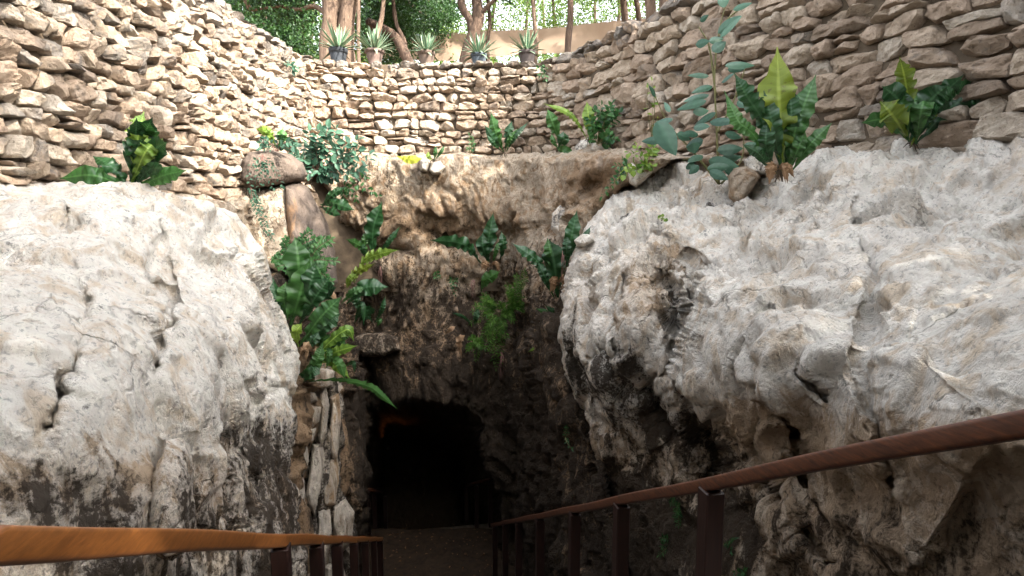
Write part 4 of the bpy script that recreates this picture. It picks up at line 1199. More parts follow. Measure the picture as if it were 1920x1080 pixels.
fern((1044, 545), 6.6, [([(1032, 528), (1004, 486), (960, 456)], 20, L_DARK, dict(tint=.7, wave=1.5)), ([(1046, 558), (1040, 500), (1030, 448)], 46, L_DARK, dict(tint=.35)), ([(1040, 520), (1034, 480), (1026, 446)], 22, L_MID), ([(1040, 560), (1022, 520), (1008, 490)], 16, L_DARK)],
     'broad dark fern against the edge of the right boulder', G1)
fern((1064, 490), 6.1, [([(1062, 500), (1070, 450), (1082, 394)], 26, L_DARK, dict(tint=.7)), ([(1064, 498), (1062, 470), (1064, 440)], 16, L_DARK), ([(1070, 480), (1092, 450), (1108, 424)], 12, L_DARK)], 'tall narrow dark fern beside the top of the right boulder', G1)
fern((1046, 606), 6.8, [([(1048, 612), (1030, 590), (1004, 578)], 10, L_MID), ([(1048, 612), (1030, 606), (1012, 594)], 12, L_DARK, dict(tint=.8)), ([(1046, 612), (1040, 590), (1022, 572)], 12, L_DARK), ([(1048, 608), (1050, 590), (1046, 572)], 11, L_DARK)], 'small dark fern low against the left edge of the right boulder', G1)
fern((1042, 646), 6.9, [([(1042, 645), (1018, 648), (989, 660)], 9, L_LIME, dict(tint=.3)), ([(1044, 648), (1038, 652), (1030, 660)], 7, L_MID)], 'single lime frond sticking out left of the right boulder', G1)
fern((890, 612), 8.3, [([(887, 612), (870, 595), (847, 586)], 6, L_DARK), ([(890, 612), (892, 595), (897, 576)], 11, L_DARK, dict(tint=.8))], 'small two leaved fern left of the feathery green clump', G1)
fern((705, 600), 8.2, [([(702, 606), (716, 580), (722, 556)], 9, L_DARK), ([(700, 606), (690, 590), (684, 570)], 8, L_DARK), ([(704, 604), (712, 600), (708, 612)], 8, L_MID)], 'thin dark fern in the shadow above the ledge rock', G1)
fern((612, 615), 5.5, [([(650, 570), (682, 540), (728, 538)], 30, L_DARK, dict(tint=.75, wave=1.2)), ([(655, 575), (680, 570), (682, 612)], 9, L_DARK), ([(610, 640), (650, 600), (690, 580)][:0] or [(640, 570), (660, 548), (690, 536)], 14, L_MID)], 'fern with glossy dark frond reaching right from the left cluster', G1)
fern((560, 610), 5.0, [([(545, 610), (560, 560), (582, 484)], 48, L_MID, dict(tint=.55, fold=.12)), ([(555, 560), (560, 500), (553, 444)], 46, L_MID, dict(tint=.35)), ([(535, 610), (520, 570), (512, 520)], 22, L_DARK, dict(tint=.8)), ([(566, 590), (580, 540), (592, 492)], 34, L_DARK),
     ([(540, 600), (532, 560), (536, 528)], 26, L_MID, dict(tint=.9)), ([(560, 610), (590, 560), (618, 520)], 28, L_DARK)], 'large broad leaved fern behind the top of the left boulder', G1)
fern((572, 700), 4.9, [([(560, 650), (600, 596), (640, 556)], 36, L_MID, dict(tint=.3)), ([(574, 660), (610, 610), (638, 588)], 26, L_DARK, dict(tint=.7)), ([(570, 706), (606, 654), (650, 618), (664, 640)], 20, L_LIME, dict(tint=.15, wave=1.5)), ([(590, 680), (630, 660), (670, 648)], 19, L_LIME, dict(tint=.2)),
     ([(596, 676), (632, 676), (648, 714)], 15, L_MID, dict(tint=.9)), ([(556, 706), (590, 684), (606, 640)], 20, L_MID), ([(556, 716), (580, 700), (604, 684)], 22, L_DARK, dict(tint=.8)), ([(552, 718), (630, 712), (690, 724), (718, 744), (745, 767)], 13, L_MID, dict(tint=.75, wave=1.8)),
     ([(560, 650), (556, 624), (566, 606)], 20, L_LIME, dict(tint=.7)), ([(612, 650), (640, 632), (660, 620)], 16, L_MID, dict(tint=.7)), ([(606, 640), (618, 660), (612, 690)], 11, L_MID), ([(560, 660), (585, 640), (598, 622)], 18, L_DARK), ([(645, 690), (662, 680), (664, 700)], 8, L_DARK)],
     'sprawling bright fern spilling over the layered rock with one long wavy frond', G1)
fern((1464, 322), 4.6, [([(1468, 322), (1462, 210), (1457, 88)], 58, L_OLIVE, dict(tint=.5, wave=1.5, fold=.12, tg=1.0, seed=4.0)), ([(1456, 326), (1414, 254), (1384, 226), (1358, 170)], 24, L_MID, dict(tint=.75, wave=1.2)), ([(1444, 316), (1430, 230), (1400, 180), (1376, 136)], 30, L_DARK, dict(tint=.75, wave=1.6)),
     ([(1470, 320), (1484, 230), (1478, 150)], 28, L_DARK, dict(tint=.8)), ([(1478, 320), (1496, 280), (1510, 240)], 24, L_MID), ([(1450, 324), (1436, 270), (1440, 220)], 26, L_DARK), ([(1450, 326), (1425, 290), (1392, 270)], 18, L_DARK), ([(1466, 322), (1450, 240), (1432, 170)], 30, L_DARK, dict(tint=.6)), ([(1474, 322), (1490, 250), (1500, 190)], 30, L_MID, dict(wave=1.8)), ([(1484, 322), (1520, 270), (1560, 230)], 24, L_MID), ([(1476, 322), (1500, 220), (1530, 140)], 36, L_MID)],
     'huge fern with upright blotched yellow frond on the right boulder', G1)
rf = np.random.default_rng(61)
def dense(base, Y, n, a0, a1, L0, L1, w0, w1, label, mats, seed):
    r = np.random.default_rng(seed); fs = []
    for k in range(n):
        a = R(r.uniform(a0, a1)); L = r.uniform(L0, L1); bx = base[0] + r.uniform(-8, 8); by = base[1] + r.uniform(-6, 6)
        tip = (bx + L * math.cos(a), by - L * math.sin(a)); sag = r.uniform(.02, .22) * L
        mid = (bx + L * .5 * math.cos(a), by - L * .55 * math.sin(a) - sag * .6)
        fs.append(([(bx, by), mid, (tip[0], tip[1] + sag * abs(math.cos(a)))], r.uniform(w0, w1), mats[k % len(mats)], dict(tint=r.uniform(.2, .8), wave=r.uniform(.8, 1.8), seed=r.uniform(0, 90), dY=[0, r.uniform(-.25, -.05), r.uniform(-.45, .1)])))
    fern(base, Y, fs, label, G1)
dense((560, 590), 5.25, 11, 35, 130, 60, 115, 24, 40, 'dark crowded fern at the back of the left fern cluster', [L_DARK, L_MID, L_DARK], 71)
dense((590, 668), 5.15, 10, -20, 100, 40, 85, 14, 26, 'tangled strappy fern low in the left fern cluster', [L_DARK, L_MID, L_LIME, L_DARK], 72)
dense((668, 600), 7.4, 5, 20, 110, 25, 50, 9, 16, 'little dark fern in the hollow right of the left cluster', [L_DARK], 73)
# continuation of the greenery past the photographed width
dense((1710, 268), 4.2, 12, 15, 160, 90, 190, 24, 44, 'big green fern on the ledge at the far right, out past the yellow one', [L_MID, L_DARK, L_DARK, L_OLIVE], 81)
dense((250, 352), 4.2, 11, 20, 165, 70, 150, 20, 38, 'big green fern on the ledge under the left wall', [L_MID, L_DARK, L_DARK, L_LIME], 82)
def dead_fronds(px, Y, n, L, label, seed):
    r = np.random.default_rng(seed); fs = []
    for k in range(n):
        s_ = 1 if k % 2 else -1; dx = s_ * r.uniform(.3, 1.0) * L
        fs.append(([(px[0], px[1]), (px[0] + dx * .6, px[1] - 6), (px[0] + dx, px[1] + r.uniform(.3, .9) * L)], r.uniform(6, 12), L_DRY, dict(wave=2.5, tint=r.uniform(0, .5), seed=r.uniform(0, 90), fold=.6)))
    return fern(px, Y, fs, label, None, 'withered_fern', 'dry fern')
dead_fronds((1458, 318), 4.55, 6, 34, 'withered brown fronds drooping from the foot of the yellow fern', 91)
dead_fronds((918, 500), 8.35, 4, 22, 'dry brown fronds hanging under the middle fern', 92)
dead_fronds((585, 660), 4.95, 5, 26, 'dry brown fronds hanging in the bright left fern', 93)
dead_fronds((1048, 530), 6.45, 4, 26, 'dry brown fronds under the broad dark fern by the right boulder', 94)
# ------------------------------------------------------------------ shrubs, vines and small plants
r2 = np.random.default_rng(21)
def spread(cu, cv, ru, rv, n, seed):
    r = np.random.default_rng(seed); a = r.uniform(0, 6.283, n); q = np.sqrt(r.uniform(0.05, 1, n))
    return [(cu + ru * math.cos(t) * s, cv + rv * math.sin(t) * s) for t, s in zip(a, q)]
sprig_shrub('blue green leafy shrub spilling over the rock edge at left wall foot', (600, 330), 7.6, spread(620, 290, 82, 56, 34, 3), L_BLUE, M_STEMR, 15, 9, seed=3, asp=.6)
sprig_shrub('small blue green seedling bush on the capstone', (520, 284), 6.9, spread(515, 268, 34, 16, 8, 4), L_BLUE, M_STEMR, 11, 6, seed=4)
sprig_shrub('thin hanging sprays right of the leafy shrub', (640, 350), 7.9, spread(675, 355, 38, 28, 9, 5), L_SHRUB, M_STEMR, 11, 6, seed=5)
sprig_shrub('trailing vine creeping across the dark capstone', (492, 290), 6.5, [(480, 340), (476, 312), (500, 330), (520, 326), (486, 352), (470, 356), (530, 348), (512, 352), (494, 344)], L_BLUE, M_STEMR, 7, 10, name='vine', cat='vine', seed=6, dyr=.02, stem_r=.0025)
sprig_shrub('vine hanging down the brown rock under the capstone', (470, 352), 6.5, [(480, 372), (490, 395), (500, 420), (506, 440), (498, 432), (486, 384), (474, 366), (512, 448)], L_BLUE, M_STEMR, 7, 14, name='vine', cat='vine', seed=7, dyr=.02, stem_r=.0025)
sprig_shrub('small leaved bush behind the top of the left boulder', (550, 500), 5.7, spread(560, 470, 56, 40, 26, 8) + [(610, 446), (620, 456), (612, 500), (628, 490)], L_SHRUB, M_STEMR, 9, 16, seed=8, asp=.5, pinnate=True, tint=.45)
sprig_shrub('drooping small leaved sprays over the big left fern', (575, 500), 5.3, [(600, 450), (620, 448), (630, 490), (612, 520), (622, 528), (596, 486), (520, 500), (512, 486), (540, 510)], L_SHRUB, M_STEMR, 9, 14, seed=9, asp=.55, pinnate=True, tint=.7)
sprig_shrub('leafy green bush round the pale fern at the wall bend', (1120, 270), 7.6, spread(1128, 232, 44, 42, 22, 10), L_SHRUB, M_STEM, 12, 7, seed=10, asp=.65)
sprig_shrub('small plant rooted between the coping and the wall bend', (1020, 138), 8.95, [(1010, 128), (1022, 124), (1014, 142), (1024, 148), (1018, 132)], L_SHRUB, M_STEM, 8, 4, seed=11, name='plant', cat='plant')
sprig_shrub('lime green herb by the split stone on the right boulder', (1208, 318), 6.1, spread(1205, 292, 28, 26, 14, 12) + [(1172, 318), (1164, 330)], L_LIME, M_STEM, 11, 5, seed=12, asp=.85, name='plant', cat='plant')
sprig_shrub('creeping plant trailing down left of the split stone', (1180, 320), 6.3, [(1160, 325), (1150, 340), (1140, 355), (1130, 368), (1168, 300), (1155, 312)], L_SHRUB, M_STEM, 9, 8, seed=13, name='plant', cat='plant')
sprig_shrub('tiny plant in the back rock below the wall fern', (1018, 340), 8.4, [(1012, 326), (1020, 318), (1024, 332), (1014, 338), (1022, 342)], L_SHRUB, M_STEM, 7, 4, seed=14, name='plant', cat='plant')
sprig_shrub('thin climbing seedling on the back stone wall', (884, 290), 8.95, [(880, 255), (884, 266), (890, 276), (878, 280), (886, 262)], L_SHRUB, M_STEM, 7, 4, seed=15, name='plant', cat='plant')
sprig_shrub('tiny sprout low on the shaded back rock', (818, 520), 8.5, [(814, 514), (822, 512), (818, 522), (824, 520)], L_SHRUB, M_STEM, 6, 3, seed=16, name='plant', cat='plant')
sprig_shrub('small dark seedling hanging below the middle fern', (850, 525), 8.5, [(844, 524), (856, 526), (850, 545), (854, 552), (848, 536)], L_SHRUB, M_STEM, 7, 4, seed=17, name='plant', cat='plant', tint=.3)
sprig_shrub('small sprout on the coping of the left wall', (545, 128), 8.3, [(536, 120), (544, 118), (552, 126), (548, 132)], L_BLUE, M_STEM, 10, 3, seed=18, name='plant', cat='plant')
sprig_shrub('pale seedling on the right wall above the boulder', (1222, 260), 6.6, [(1216, 160), (1222, 152), (1228, 185), (1232, 222), (1214, 165)], L_LIME, M_STEM, 9, 2, seed=19, name='plant', cat='plant', dyr=.1)
sprig_shrub('little weed with round leaves on the face of the right boulder', (1240, 414), 4.9, [(1236, 408), (1242, 406), (1246, 412)], L_LIME, M_STEM, 7, 2, seed=20, asp=.9, name='plant', cat='plant')
sprig_shrub('small green weeds on the shaded rock right of the cave', (1060, 820), 5.3, [(1062, 800), (1066, 812), (1064, 826), (1072, 842), (1060, 808)], L_SHRUB, M_STEM, 5, 5, seed=23, name='plant', cat='plant', tint=.2)
# feathery clump
def feathery(label, base, Y, tips, npin, ln, seed, mat=L_FINE):
    sprig_shrub(label, base, Y, tips, mat, M_STEM, ln, npin, name='feathery_fern', cat='fern', asp=.22, pinnate=True, seed=seed, stem_r=.002, group='feathery ferns on the pit rock')
feathery('bright feathery fern clump hanging in the middle of the back rock', (935, 590), 8.2, spread(925, 588, 48, 40, 30, 31) + spread(925, 640, 26, 44, 16, 32) + [(930, 690), (938, 682), (926, 676)], 11, 8, 31)
feathery('feathery fern growing up the rock rib above the bright clump', (965, 585), 8.1, spread(968, 555, 20, 40, 18, 33) + [(984, 510), (986, 525)], 14, 8, 33)
feathery('small feathery fern tuft left of the bright hanging clump', (890, 640), 8.2, spread(892, 652, 16, 24, 12, 34), 12, 8, 34)
feathery('drooping fern just under the right handrail', (1270, 925), 3.95, [(1266, 970), (1272, 985), (1258, 945), (1276, 955), (1282, 990), (1268, 960), (1262, 932)], 12, 9, 35, L_SHRUB)
feathery('fern tuft on the rock left of the near right post', (1262, 1020), 3.9, [(1240, 1008), (1242, 1022), (1274, 1018), (1268, 1046), (1250, 1036), (1262, 1068), (1280, 1030), (1236, 1040)], 10, 9, 36, L_SHRUB)
feathery('small fern in the crack right of the near right post', (1372, 1030), 3.0, [(1362, 1018), (1378, 1008), (1372, 1036), (1380, 1040), (1364, 1044)], 8, 10, 37, L_SHRUB)
feathery('fern tip at the foot of the rock by the near right post', (1400, 1086), 2.95, [(1380, 1072), (1392, 1070), (1402, 1078), (1384, 1084)], 8, 11, 38, L_SHRUB)

# big leaved shrub climbing in front of the right wall
def big_leaf_plant():
    Y = 5.4
    root = empty('broad_leaved_shrub', tuple(P(1345, 345, Y)))
    tag(root, 'tall broad leaved shrub climbing before the right stone wall', 'shrub')
    stems = [[(1348, 345), (1344, 250), (1340, 140), (1348, 60), (1362, 5)], [(1348, 345), (1300, 285), (1255, 235), (1228, 180)], [(1350, 345), (1310, 300), (1280, 300)], [(1352, 345), (1390, 300), (1395, 240)],
             [(1344, 250), (1375, 190), (1400, 120)], [(1342, 180), (1330, 90), (1310, 50)], [(1349, 60), (1370, 30), (1400, 10)]]
    mb = MB()
    for s in stems:
        c = spline([P(u, v, Y - 0.02 * i) for i, (u, v) in enumerate(s)], 24)
        v, f = tube(c, np.linspace(.011, .004, 24), 6); mb.add(v, f)
    mb.build('stem', M_STEM, root)
    LV = [(1232, 226, 1268, 290, 34), (1242, 262, 1202, 264, 14), (1300, 238, 1330, 236, 15), (1318, 262, 1285, 276, 18), (1330, 228, 1382, 226, 17), (1342, 210, 1300, 236, 12), (1298, 268, 1304, 288, 20), (1345, 282, 1395, 276, 20), (1318, 290, 1290, 302, 14),
          (1328, 300, 1385, 312, 20), (1326, 316, 1372, 310, 16), (1395, 274, 1430, 272, 16), (1330, 176, 1282, 188, 14), (1325, 188, 1268, 205, 14), (1337, 160, 1298, 172, 12), (1352, 154, 1376, 136, 12), (1360, 122, 1418, 120, 15), (1364, 130, 1398, 128, 12),
          (1336, 96, 1362, 76, 18), (1345, 62, 1388, 28, 18), (1350, 70, 1392, 26, 10), (1304, 84, 1330, 76, 14), (1330, 78, 1358, 70, 13), (1346, 6, 1368, -2, 18), (1374, 18, 1410, 4, 11), (1312, 40, 1328, 28, 9), (1330, 142, 1290, 140, 10), (1382, 190, 1404, 200, 14),
          (1300, 210, 1330, 206, 16), (1310, 250, 1280, 250, 14), (1360, 250, 1392, 256, 16), (1350, 300, 1392, 292, 16), (1290, 306, 1300, 316, 16), (1262, 222, 1225, 232, 12), (1256, 210, 1246, 190, 9), (1270, 250, 1296, 262, 14), (1230, 182, 1218, 160, 8),
          (1330, 320, 1365, 336, 16), (1310, 310, 1292, 326, 13), (1360, 320, 1400, 330, 15), (1380, 150, 1402, 168, 11)]
    V_, F_, T_ = [], [], []; off = 0
    r = np.random.default_rng(5)
    for (a, b, c, d, w) in LV:
        y_ = Y - r.uniform(0.05, 0.35)
        p0 = np.array(P(a, b, y_)); p1 = np.array(P(c, d, y_ - r.uniform(-0.1, 0.15)))
        D_ = p1 - p0; L = np.linalg.norm(D_); D_ /= L
        vw = p0 / np.linalg.norm(p0) + np.array([0, 0.2, -0.55]) + r.normal(0, .15, 3)
        S = np.cross(D_, vw); S /= np.linalg.norm(S); Nn = np.cross(S, D_)
        W = w / FPX * y_ * 0.5
        n, m = 11, 7
        tn0 = r.uniform(0.1, 0.9)
        for i in range(n):
            t = i / (n - 1)
            pr = math.sin(math.pi * t ** 0.75) ** 0.8 if 0 < t < 1 else 0.02
            for j in range(m):
                x = -1 + 2 * j / (m - 1)
                V_.append(p0 + D_ * L * t + S * x * W * pr * 1.15 - Nn * (0.22 * W * abs(x) * -1 * pr) - Nn * 0.18 * L * (t - .4) ** 2 * -1 + Nn * 0.02 * W * math.sin(t * 50))
                T_.append(tn0 + 0.15 * math.sin(t * 34 + abs(x) * 4) + (0.3 if j == 3 else 0))
        F_ += [(off + i * m + j, off + i * m + j + 1, off + (i + 1) * m + j + 1, off + (i + 1) * m + j) for i in range(n - 1) for j in range(m - 1)]
        off += n * m
    mesh_obj('leaves', V_, F_, L_BLUE, root, attrs={'tint': np.clip(T_, 0, 1)})
big_leaf_plant()

# single leaves lying on the rock
def single_leaf(pts, w, Y, mat, label, name='leaf'):
    mb_root = empty(name, tuple(P(pts[0][0], pts[0][1], Y)))
    mb_root.name = name
    o = frond(pts, Y, w, mat, mb_root, wave=0.9, fold=.2)
    o.parent = None; o.location = Vector(mb_root.location); o.name = name
    bpy.data.objects.remove(mb_root)
    tag(o, label, 'leaf')
single_leaf([(744, 293), (766, 299), (792, 298)], 15, 8.35, L_YELLOW, 'bright yellow leaf lying on the ledge under the back wall')
single_leaf([(834, 628), (844, 618), (854, 612)], 9, 8.2, L_DRY, 'curled orange dry leaf on the back rock')
single_leaf([(866, 672), (862, 640), (872, 628)], 14, 8.1, L_DRY, 'brown dry leaf hanging left of the feathery ferns')
single_leaf([(586, 654), (576, 648), (568, 642)], 14, 4.75, L_DRY, 'pale withered leaf curled among the bright left fern')
single_leaf([(640, 640), (652, 560), (636, 552)][:0] or [(604, 560), (618, 552), (632, 560)], 14, 5.3, L_DRY, 'grey brown dead leaf under the dark glossy frond')

# fallen leaves on the landing and the shoulder of the boulder
pl = np.stack([rng.uniform(-1.2, 1.2, 130), rng.uniform(8.05, 9.7, 130), np.full(130, ZL + .03)], 1); pl[:, 0] += SKEW * pl[:, 1]
dl = rng.normal(size=(130, 3)); dl[:, 2] = 0.1
tag(leaf_cloud('fallen_leaves', pl, .05, L_LITTER, dirs=dl, facing=.8, cam_face=False, seed=91), kind='stuff')
# roots hanging from cracks
def hanging_root(u, v, L, Y, label):
    r = np.random.default_rng(int(u)); mb = MB()
    for k in range(5):
        du = r.uniform(-5, 5); n = 8
        c = spline([P(u + du * .3 + r.uniform(-2, 2), v, Y + .05)] + [P(u + du + r.uniform(-3, 3), v + L * t * r.uniform(.8, 1.1), Y - .05) for t in (.3, .65, 1)], n)
        vv, ff = tube(c, np.linspace(.006, .0015, n), 5); mb.add(vv, ff)
    tag(mb.build('hanging_root', M_STEMR), label, 'roots')
hanging_root(713, 500, 42, 8.3, 'thin grey roots hanging under the dark niche in the back rock')
hanging_root(888, 525, 34, 8.3, 'twiggy roots hanging left of the middle fern')
hanging_root(1058, 470, 60, 6.1, 'brown roots trailing between the ferns and the right boulder')
hanging_root(940, 660, 50, 8.1, 'dark roots trailing out of the feathery fern clump')

# ------------------------------------------------------------------ potted agaves on the wall
def agave_mat():
    m, nt, b, o = new_mat('striped_agave_leaf')
    e = attr(nt, 'edge').outputs['Fac']
    c = ramp(nt, e, [(0.0, (0.07, 0.15, 0.09)), (0.55, (0.11, 0.20, 0.12)), (0.68, (0.22, 0.26, 0.17)), (1.0, (0.29, 0.32, 0.21))])
    nt.links.new(c, b.inputs['Base Color']); b.inputs['Roughness'].default_value = 0.5
    return m
M_AGAVE = agave_mat()
def potted(u, vtop, vbot, wpx, mat, label, style, seed, spread_px):
    Y = 9.38; r = np.random.default_rng(seed)
    base = np.array(P(u, vbot, Y)); base[2] = ZTOP + 0.0
    px = Y / FPX
    H = (vbot - vtop) * px; Rt = wpx * px / 2
    root = empty('potted_agave', tuple(base)); tag(root, label, 'potted plant', 'potted agaves in a row on top of the stone wall')
    ns = 28; th = np.linspace(0, 2 * math.pi, ns, endpoint=False)
    def lathe(prof):
        v = np.concatenate([np.stack([base[0] + rr * np.cos(th), base[1] + rr * np.sin(th), np.full(ns, base[2] + z)], 1) for rr, z in prof])
        f = [(i * ns + j, i * ns + (j + 1) % ns, (i + 1) * ns + (j + 1) % ns, (i + 1) * ns + j) for i in range(len(prof) - 1) for j in range(ns)]
        return v, f
    if style == 'urn':
        prof = [(0.0, 0), (Rt * .62, 0), (Rt * .64, H * .08), (Rt * .58, H * .14), (Rt * .74, H * .38), (Rt * .84, H * .66), (Rt * .85, H * .80), (Rt * .78, H * .80)]
        rim = [(Rt * .80, H * .79), (Rt * 1.04, H * .82), (Rt * 1.06, H * .90), (Rt * 1.0, H * .985), (Rt * .86, H), (Rt * .82, H * .9)]
    else:
        prof = [(0.0, 0), (Rt * .70, 0), (Rt * .74, H * .1), (Rt * .90, H * .72), (Rt * .91, H * .76), (Rt * .86, H * .76)]
        rim = [(Rt * .88, H * .73), (Rt * 1.0, H * .74), (Rt * 1.03, H * .97), (Rt * 1.01, H), (Rt * .92, H), (Rt * .90, H * .88)]
    v, f = lathe(prof); pot = mesh_obj('pot', v, f, mat, root)
    v, f = lathe(rim); mesh_obj('rim', v, f, mat, pot)
    v, f = lathe([(0.0, H * .92), (Rt * .5, H * .93), (Rt * .9, H * .9)]); mesh_obj('soil', v, f, M_SOIL, root)
    # leaves
    V_, F_, E_ = [], [], []; off = 0
    c0 = base + np.array([0, 0, H * 1.0])
    nl = 46
    for k in range(nl):
        a = k * 2.39996 + r.uniform(-.2, .2)
        el = R(88 - 80 * (k / nl) ** 0.85 + r.uniform(-6, 6))
        L = spread_px * 1.2 * px * r.uniform(.85, 1.12) * (0.80 + 0.30 * math.sin(math.pi * k / nl))
        W = 0.027 * r.uniform(.8, 1.15)
        n, m = 9, 5
        d0 = np.array([math.cos(a) * math.cos(el), math.sin(a) * math.cos(el), math.sin(el)])
        S = np.array([-math.sin(a), math.cos(a), 0])
        drp = (1.05 - math.sin(el)) * r.uniform(.35, .95)
        for i in range(n):
            t = i / (n - 1)
            q = c0 + d0 * L * t + np.array([0, 0, -1]) * L * drp * t ** 2.2 * 0.7 + np.array([0, 0, -.03])
            wd = W * (0.75 + 0.5 * t) * (1 - t ** 2.5) if t < 1 else 0.001
            T_ = d0 - np.array([0, 0, 1]) * drp * t
            Nn = np.cross(S, T_); Nn /= np.linalg.norm(Nn)
            for j in range(m):
                x = -1 + 2 * j / (m - 1)
                V_.append(q + S * x * wd + Nn * abs(x) * wd * 0.35); E_.append(abs(x))
        F_ += [(off + i * m + j, off + i * m + j + 1, off + (i + 1) * m + j + 1, off + (i + 1) * m + j) for i in range(n - 1) for j in range(m - 1)]
        off += n * m
    mesh_obj('leaves', V_, F_, M_AGAVE, root, attrs={'edge': E_})
    v, f = tube([c0 + np.array([0, 0, -.05]), c0 + np.array([0, 0, .03])], [.045, .03], 10, .2); mesh_obj('stem', v, f, M_SOIL, root)
potted(635, 95, 124, 33, pot_mat('charcoal_pot', (0.035, 0.04, 0.047)), 'striped agave in a charcoal pot, leftmost on the wall', 'straight', 1, 44)
potted(703, 103, 130, 34, pot_mat('taupe_clay_pot', (0.13, 0.09, 0.075)), 'striped agave in a wide rimmed taupe urn pot', 'urn', 2, 41)
potted(800, 108, 132, 31, pot_mat('brown_clay_pot', (0.105, 0.075, 0.058)), 'striped agave in a plain brown pot before the tarp end', 'straight', 3, 34)
potted(898, 111, 131, 29, pot_mat('slate_grey_pot', (0.065, 0.08, 0.095)), 'striped agave in a blue grey pot at the foot of the forked tree', 'straight', 4, 36)
potted(988, 102, 127, 31, pot_mat('dark_taupe_pot', (0.075, 0.06, 0.055)), 'striped agave in a dark taupe pot, rightmost on the wall', 'straight', 5, 36)

# ------------------------------------------------------------------ shade cloth
def tarp():
    root = empty('shade_cloth', tuple(P(980, 112, 13.5)))
    tag(root, 'long beige shade cloth strung between the trees behind the pots', 'shade cloth')
    top = spline([P(690, 74, 14.6), P(780, 69, 14.2), (P(845, 62, 13.9)), P(880, 66, 13.8), P(915, 58, 13.6), P(996, 55, 13.3), P(1070, 49, 13.0), P(1140, 40, 12.7), P(1180, 37, 12.5), P(1300, 30, 12.0)], 120)
    bot = spline([P(690, 108, 14.5), P(800, 113, 14.1), P(869, 113, 13.8), P(919, 107, 13.6), P(987, 102, 13.3), P(1091, 97, 12.9), P(1180, 96, 12.5), P(1300, 90, 12.0)], 120)
    n = 120; m = 16
    v = []
    for j in range(m):
        t = j / (m - 1)
        q = top * (1 - t) + bot * t
        b = np.sin(math.pi * t) * (0.10 + 0.05 * np.sin(np.linspace(0, 26, n))) + 0.035 * gnoise(np.stack([np.linspace(0, 22, n), np.full(n, t * 2.2), np.zeros(n)], -1))
        q = q.copy(); q[:, 1] += b
        q[:, 2] += 0.02 * gnoise(np.stack([np.linspace(0, 40, n), np.full(n, 7.7), np.zeros(n)], -1))
        v.append(q)
    idx = np.arange(n * m).reshape(m, n)
    f = np.stack([idx[:-1, :-1], idx[:-1, 1:], idx[1:, 1:], idx[1:, :-1]], -1).reshape(-1, 4)
    mesh_obj('cloth', np.concatenate(v), f, M_CLOTH, root)
    vv, ff = tube(top + np.array([0, 0, .02]), .008, 5); mesh_obj('rope', vv, ff, M_STEM, root)
tarp()

# ------------------------------------------------------------------ trees
def trunk_mesh(mb, px, Y0, Y1, r0, r1, rough=.16, seed=0, n=26):
    ys = np.linspace(Y0, Y1, len(px))
    c = spline([P(u, v, y) for (u, v), y in zip(px, ys)], n)
    v, f = tube(c, np.linspace(r0, r1, n), 14, rough, seed)
    mb.add(v, f); return c
def crown_points(centers, n, rr, seed, clump=0.33):
    r = np.random.default_rng(seed)
    pts = []
    per = max(1, n // (len(centers) * 12))
    for c in centers:
        for k in range(12):
            d = r.normal(size=3); d /= np.linalg.norm(d); cc = np.array(c) + d * rr * r.uniform(0.3, 1.0) * np.array([1, 1, .75])
            pts.append(cc + r.normal(size=(per, 3)) * rr * clump * np.array([1, 1, .7]))
    return np.concatenate(pts)
def tree(label, stems, bark, crown_c, n, rr, leafmat, lsize, seed, limbs=True, name='tree', tint=None, clump=0.24, group='trees behind the stone wall'):
    px, Y0, Y1, r0, r1 = stems[0]
    base = np.array(P(px[0][0], px[0][1], Y0)); base[2] = ZTOP - 0.06
    root = empty(name, tuple(base)); tag(root, label, 'tree', group)
    mb = MB(); tops = []
    for i, (px, Y0, Y1, r0, r1) in enumerate(stems):
        c = trunk_mesh(mb, px, Y0, Y1, r0, r1, seed=seed + i); tops.append(c[-1])
    r = np.random.default_rng(seed)
    if limbs:
        for cc in crown_c:
            t = min(tops, key=lambda q: np.linalg.norm(q - np.array(cc)))
            v, f = tube(spline([t, (t + np.array(cc)) / 2 + r.normal(0, .15, 3), np.array(cc)], 8), np.linspace(.05, .015, 8), 6); mb.add(v, f)
    mb.build('trunk', bark, root)
    pts = crown_points(crown_c, n, rr, seed, clump)
    leaf_cloud('crown', pts, lsize, leafmat, root, seed=seed + 1, asp=.55, facing=.3, tint=tint)
    return root
def C(u, v, Y): return tuple(P(u, v, Y))
tree('pale barked twin trunk tree behind the charcoal pot', [([(616, 135), (614, 80), (620, 20), (612, -60)], 10.6, 10.6, .15, .13), ([(650, 130), (648, 70), (656, 0), (680, -70)], 10.7, 10.6, .17, .12), ([(634, 132), (636, 70), (640, 0), (648, -60)], 10.8, 10.7, .12, .09), ([(616, 30), (590, 12), (560, 18), (520, 12), (470, 20)], 10.6, 11.2, .05, .02)],
     M_BARK, [C(560, -60, 10.8), C(640, -110, 10.5), C(720, -90, 10.8), C(480, -20, 11.2)], 9000, 0.95, L_TREE1, .075, 41)
tree('slim pale tree rising behind the urn pot', [([(673, 135), (672, 60), (674, -60)], 10.5, 10.5, .035, .03), ([(706, 70), (716, 30), (724, -40)], 10.5, 10.5, .045, .035), ([(700, 135), (704, 90), (707, 66)], 10.5, 10.5, .05, .045)], M_BARK, [C(700, -110, 10.5), C(740, -60, 10.8)], 4000, .7, L_TREE1, .07, 42)
tree('leaning dark trunk tree between the urn and the brown pot', [([(776, 135), (756, 95), (742, 70), (722, 55), (690, 40)], 10.8, 11.2, .10, .07), ([(762, 135), (758, 80), (742, 40), (735, -30)], 10.9, 11.1, .05, .03)], M_BARK2, [C(800, 30, 13.5), C(760, 10, 12), C(720, 60, 12.5)], 9000, .8, L_TREE1, .07, 43, tint=.55)
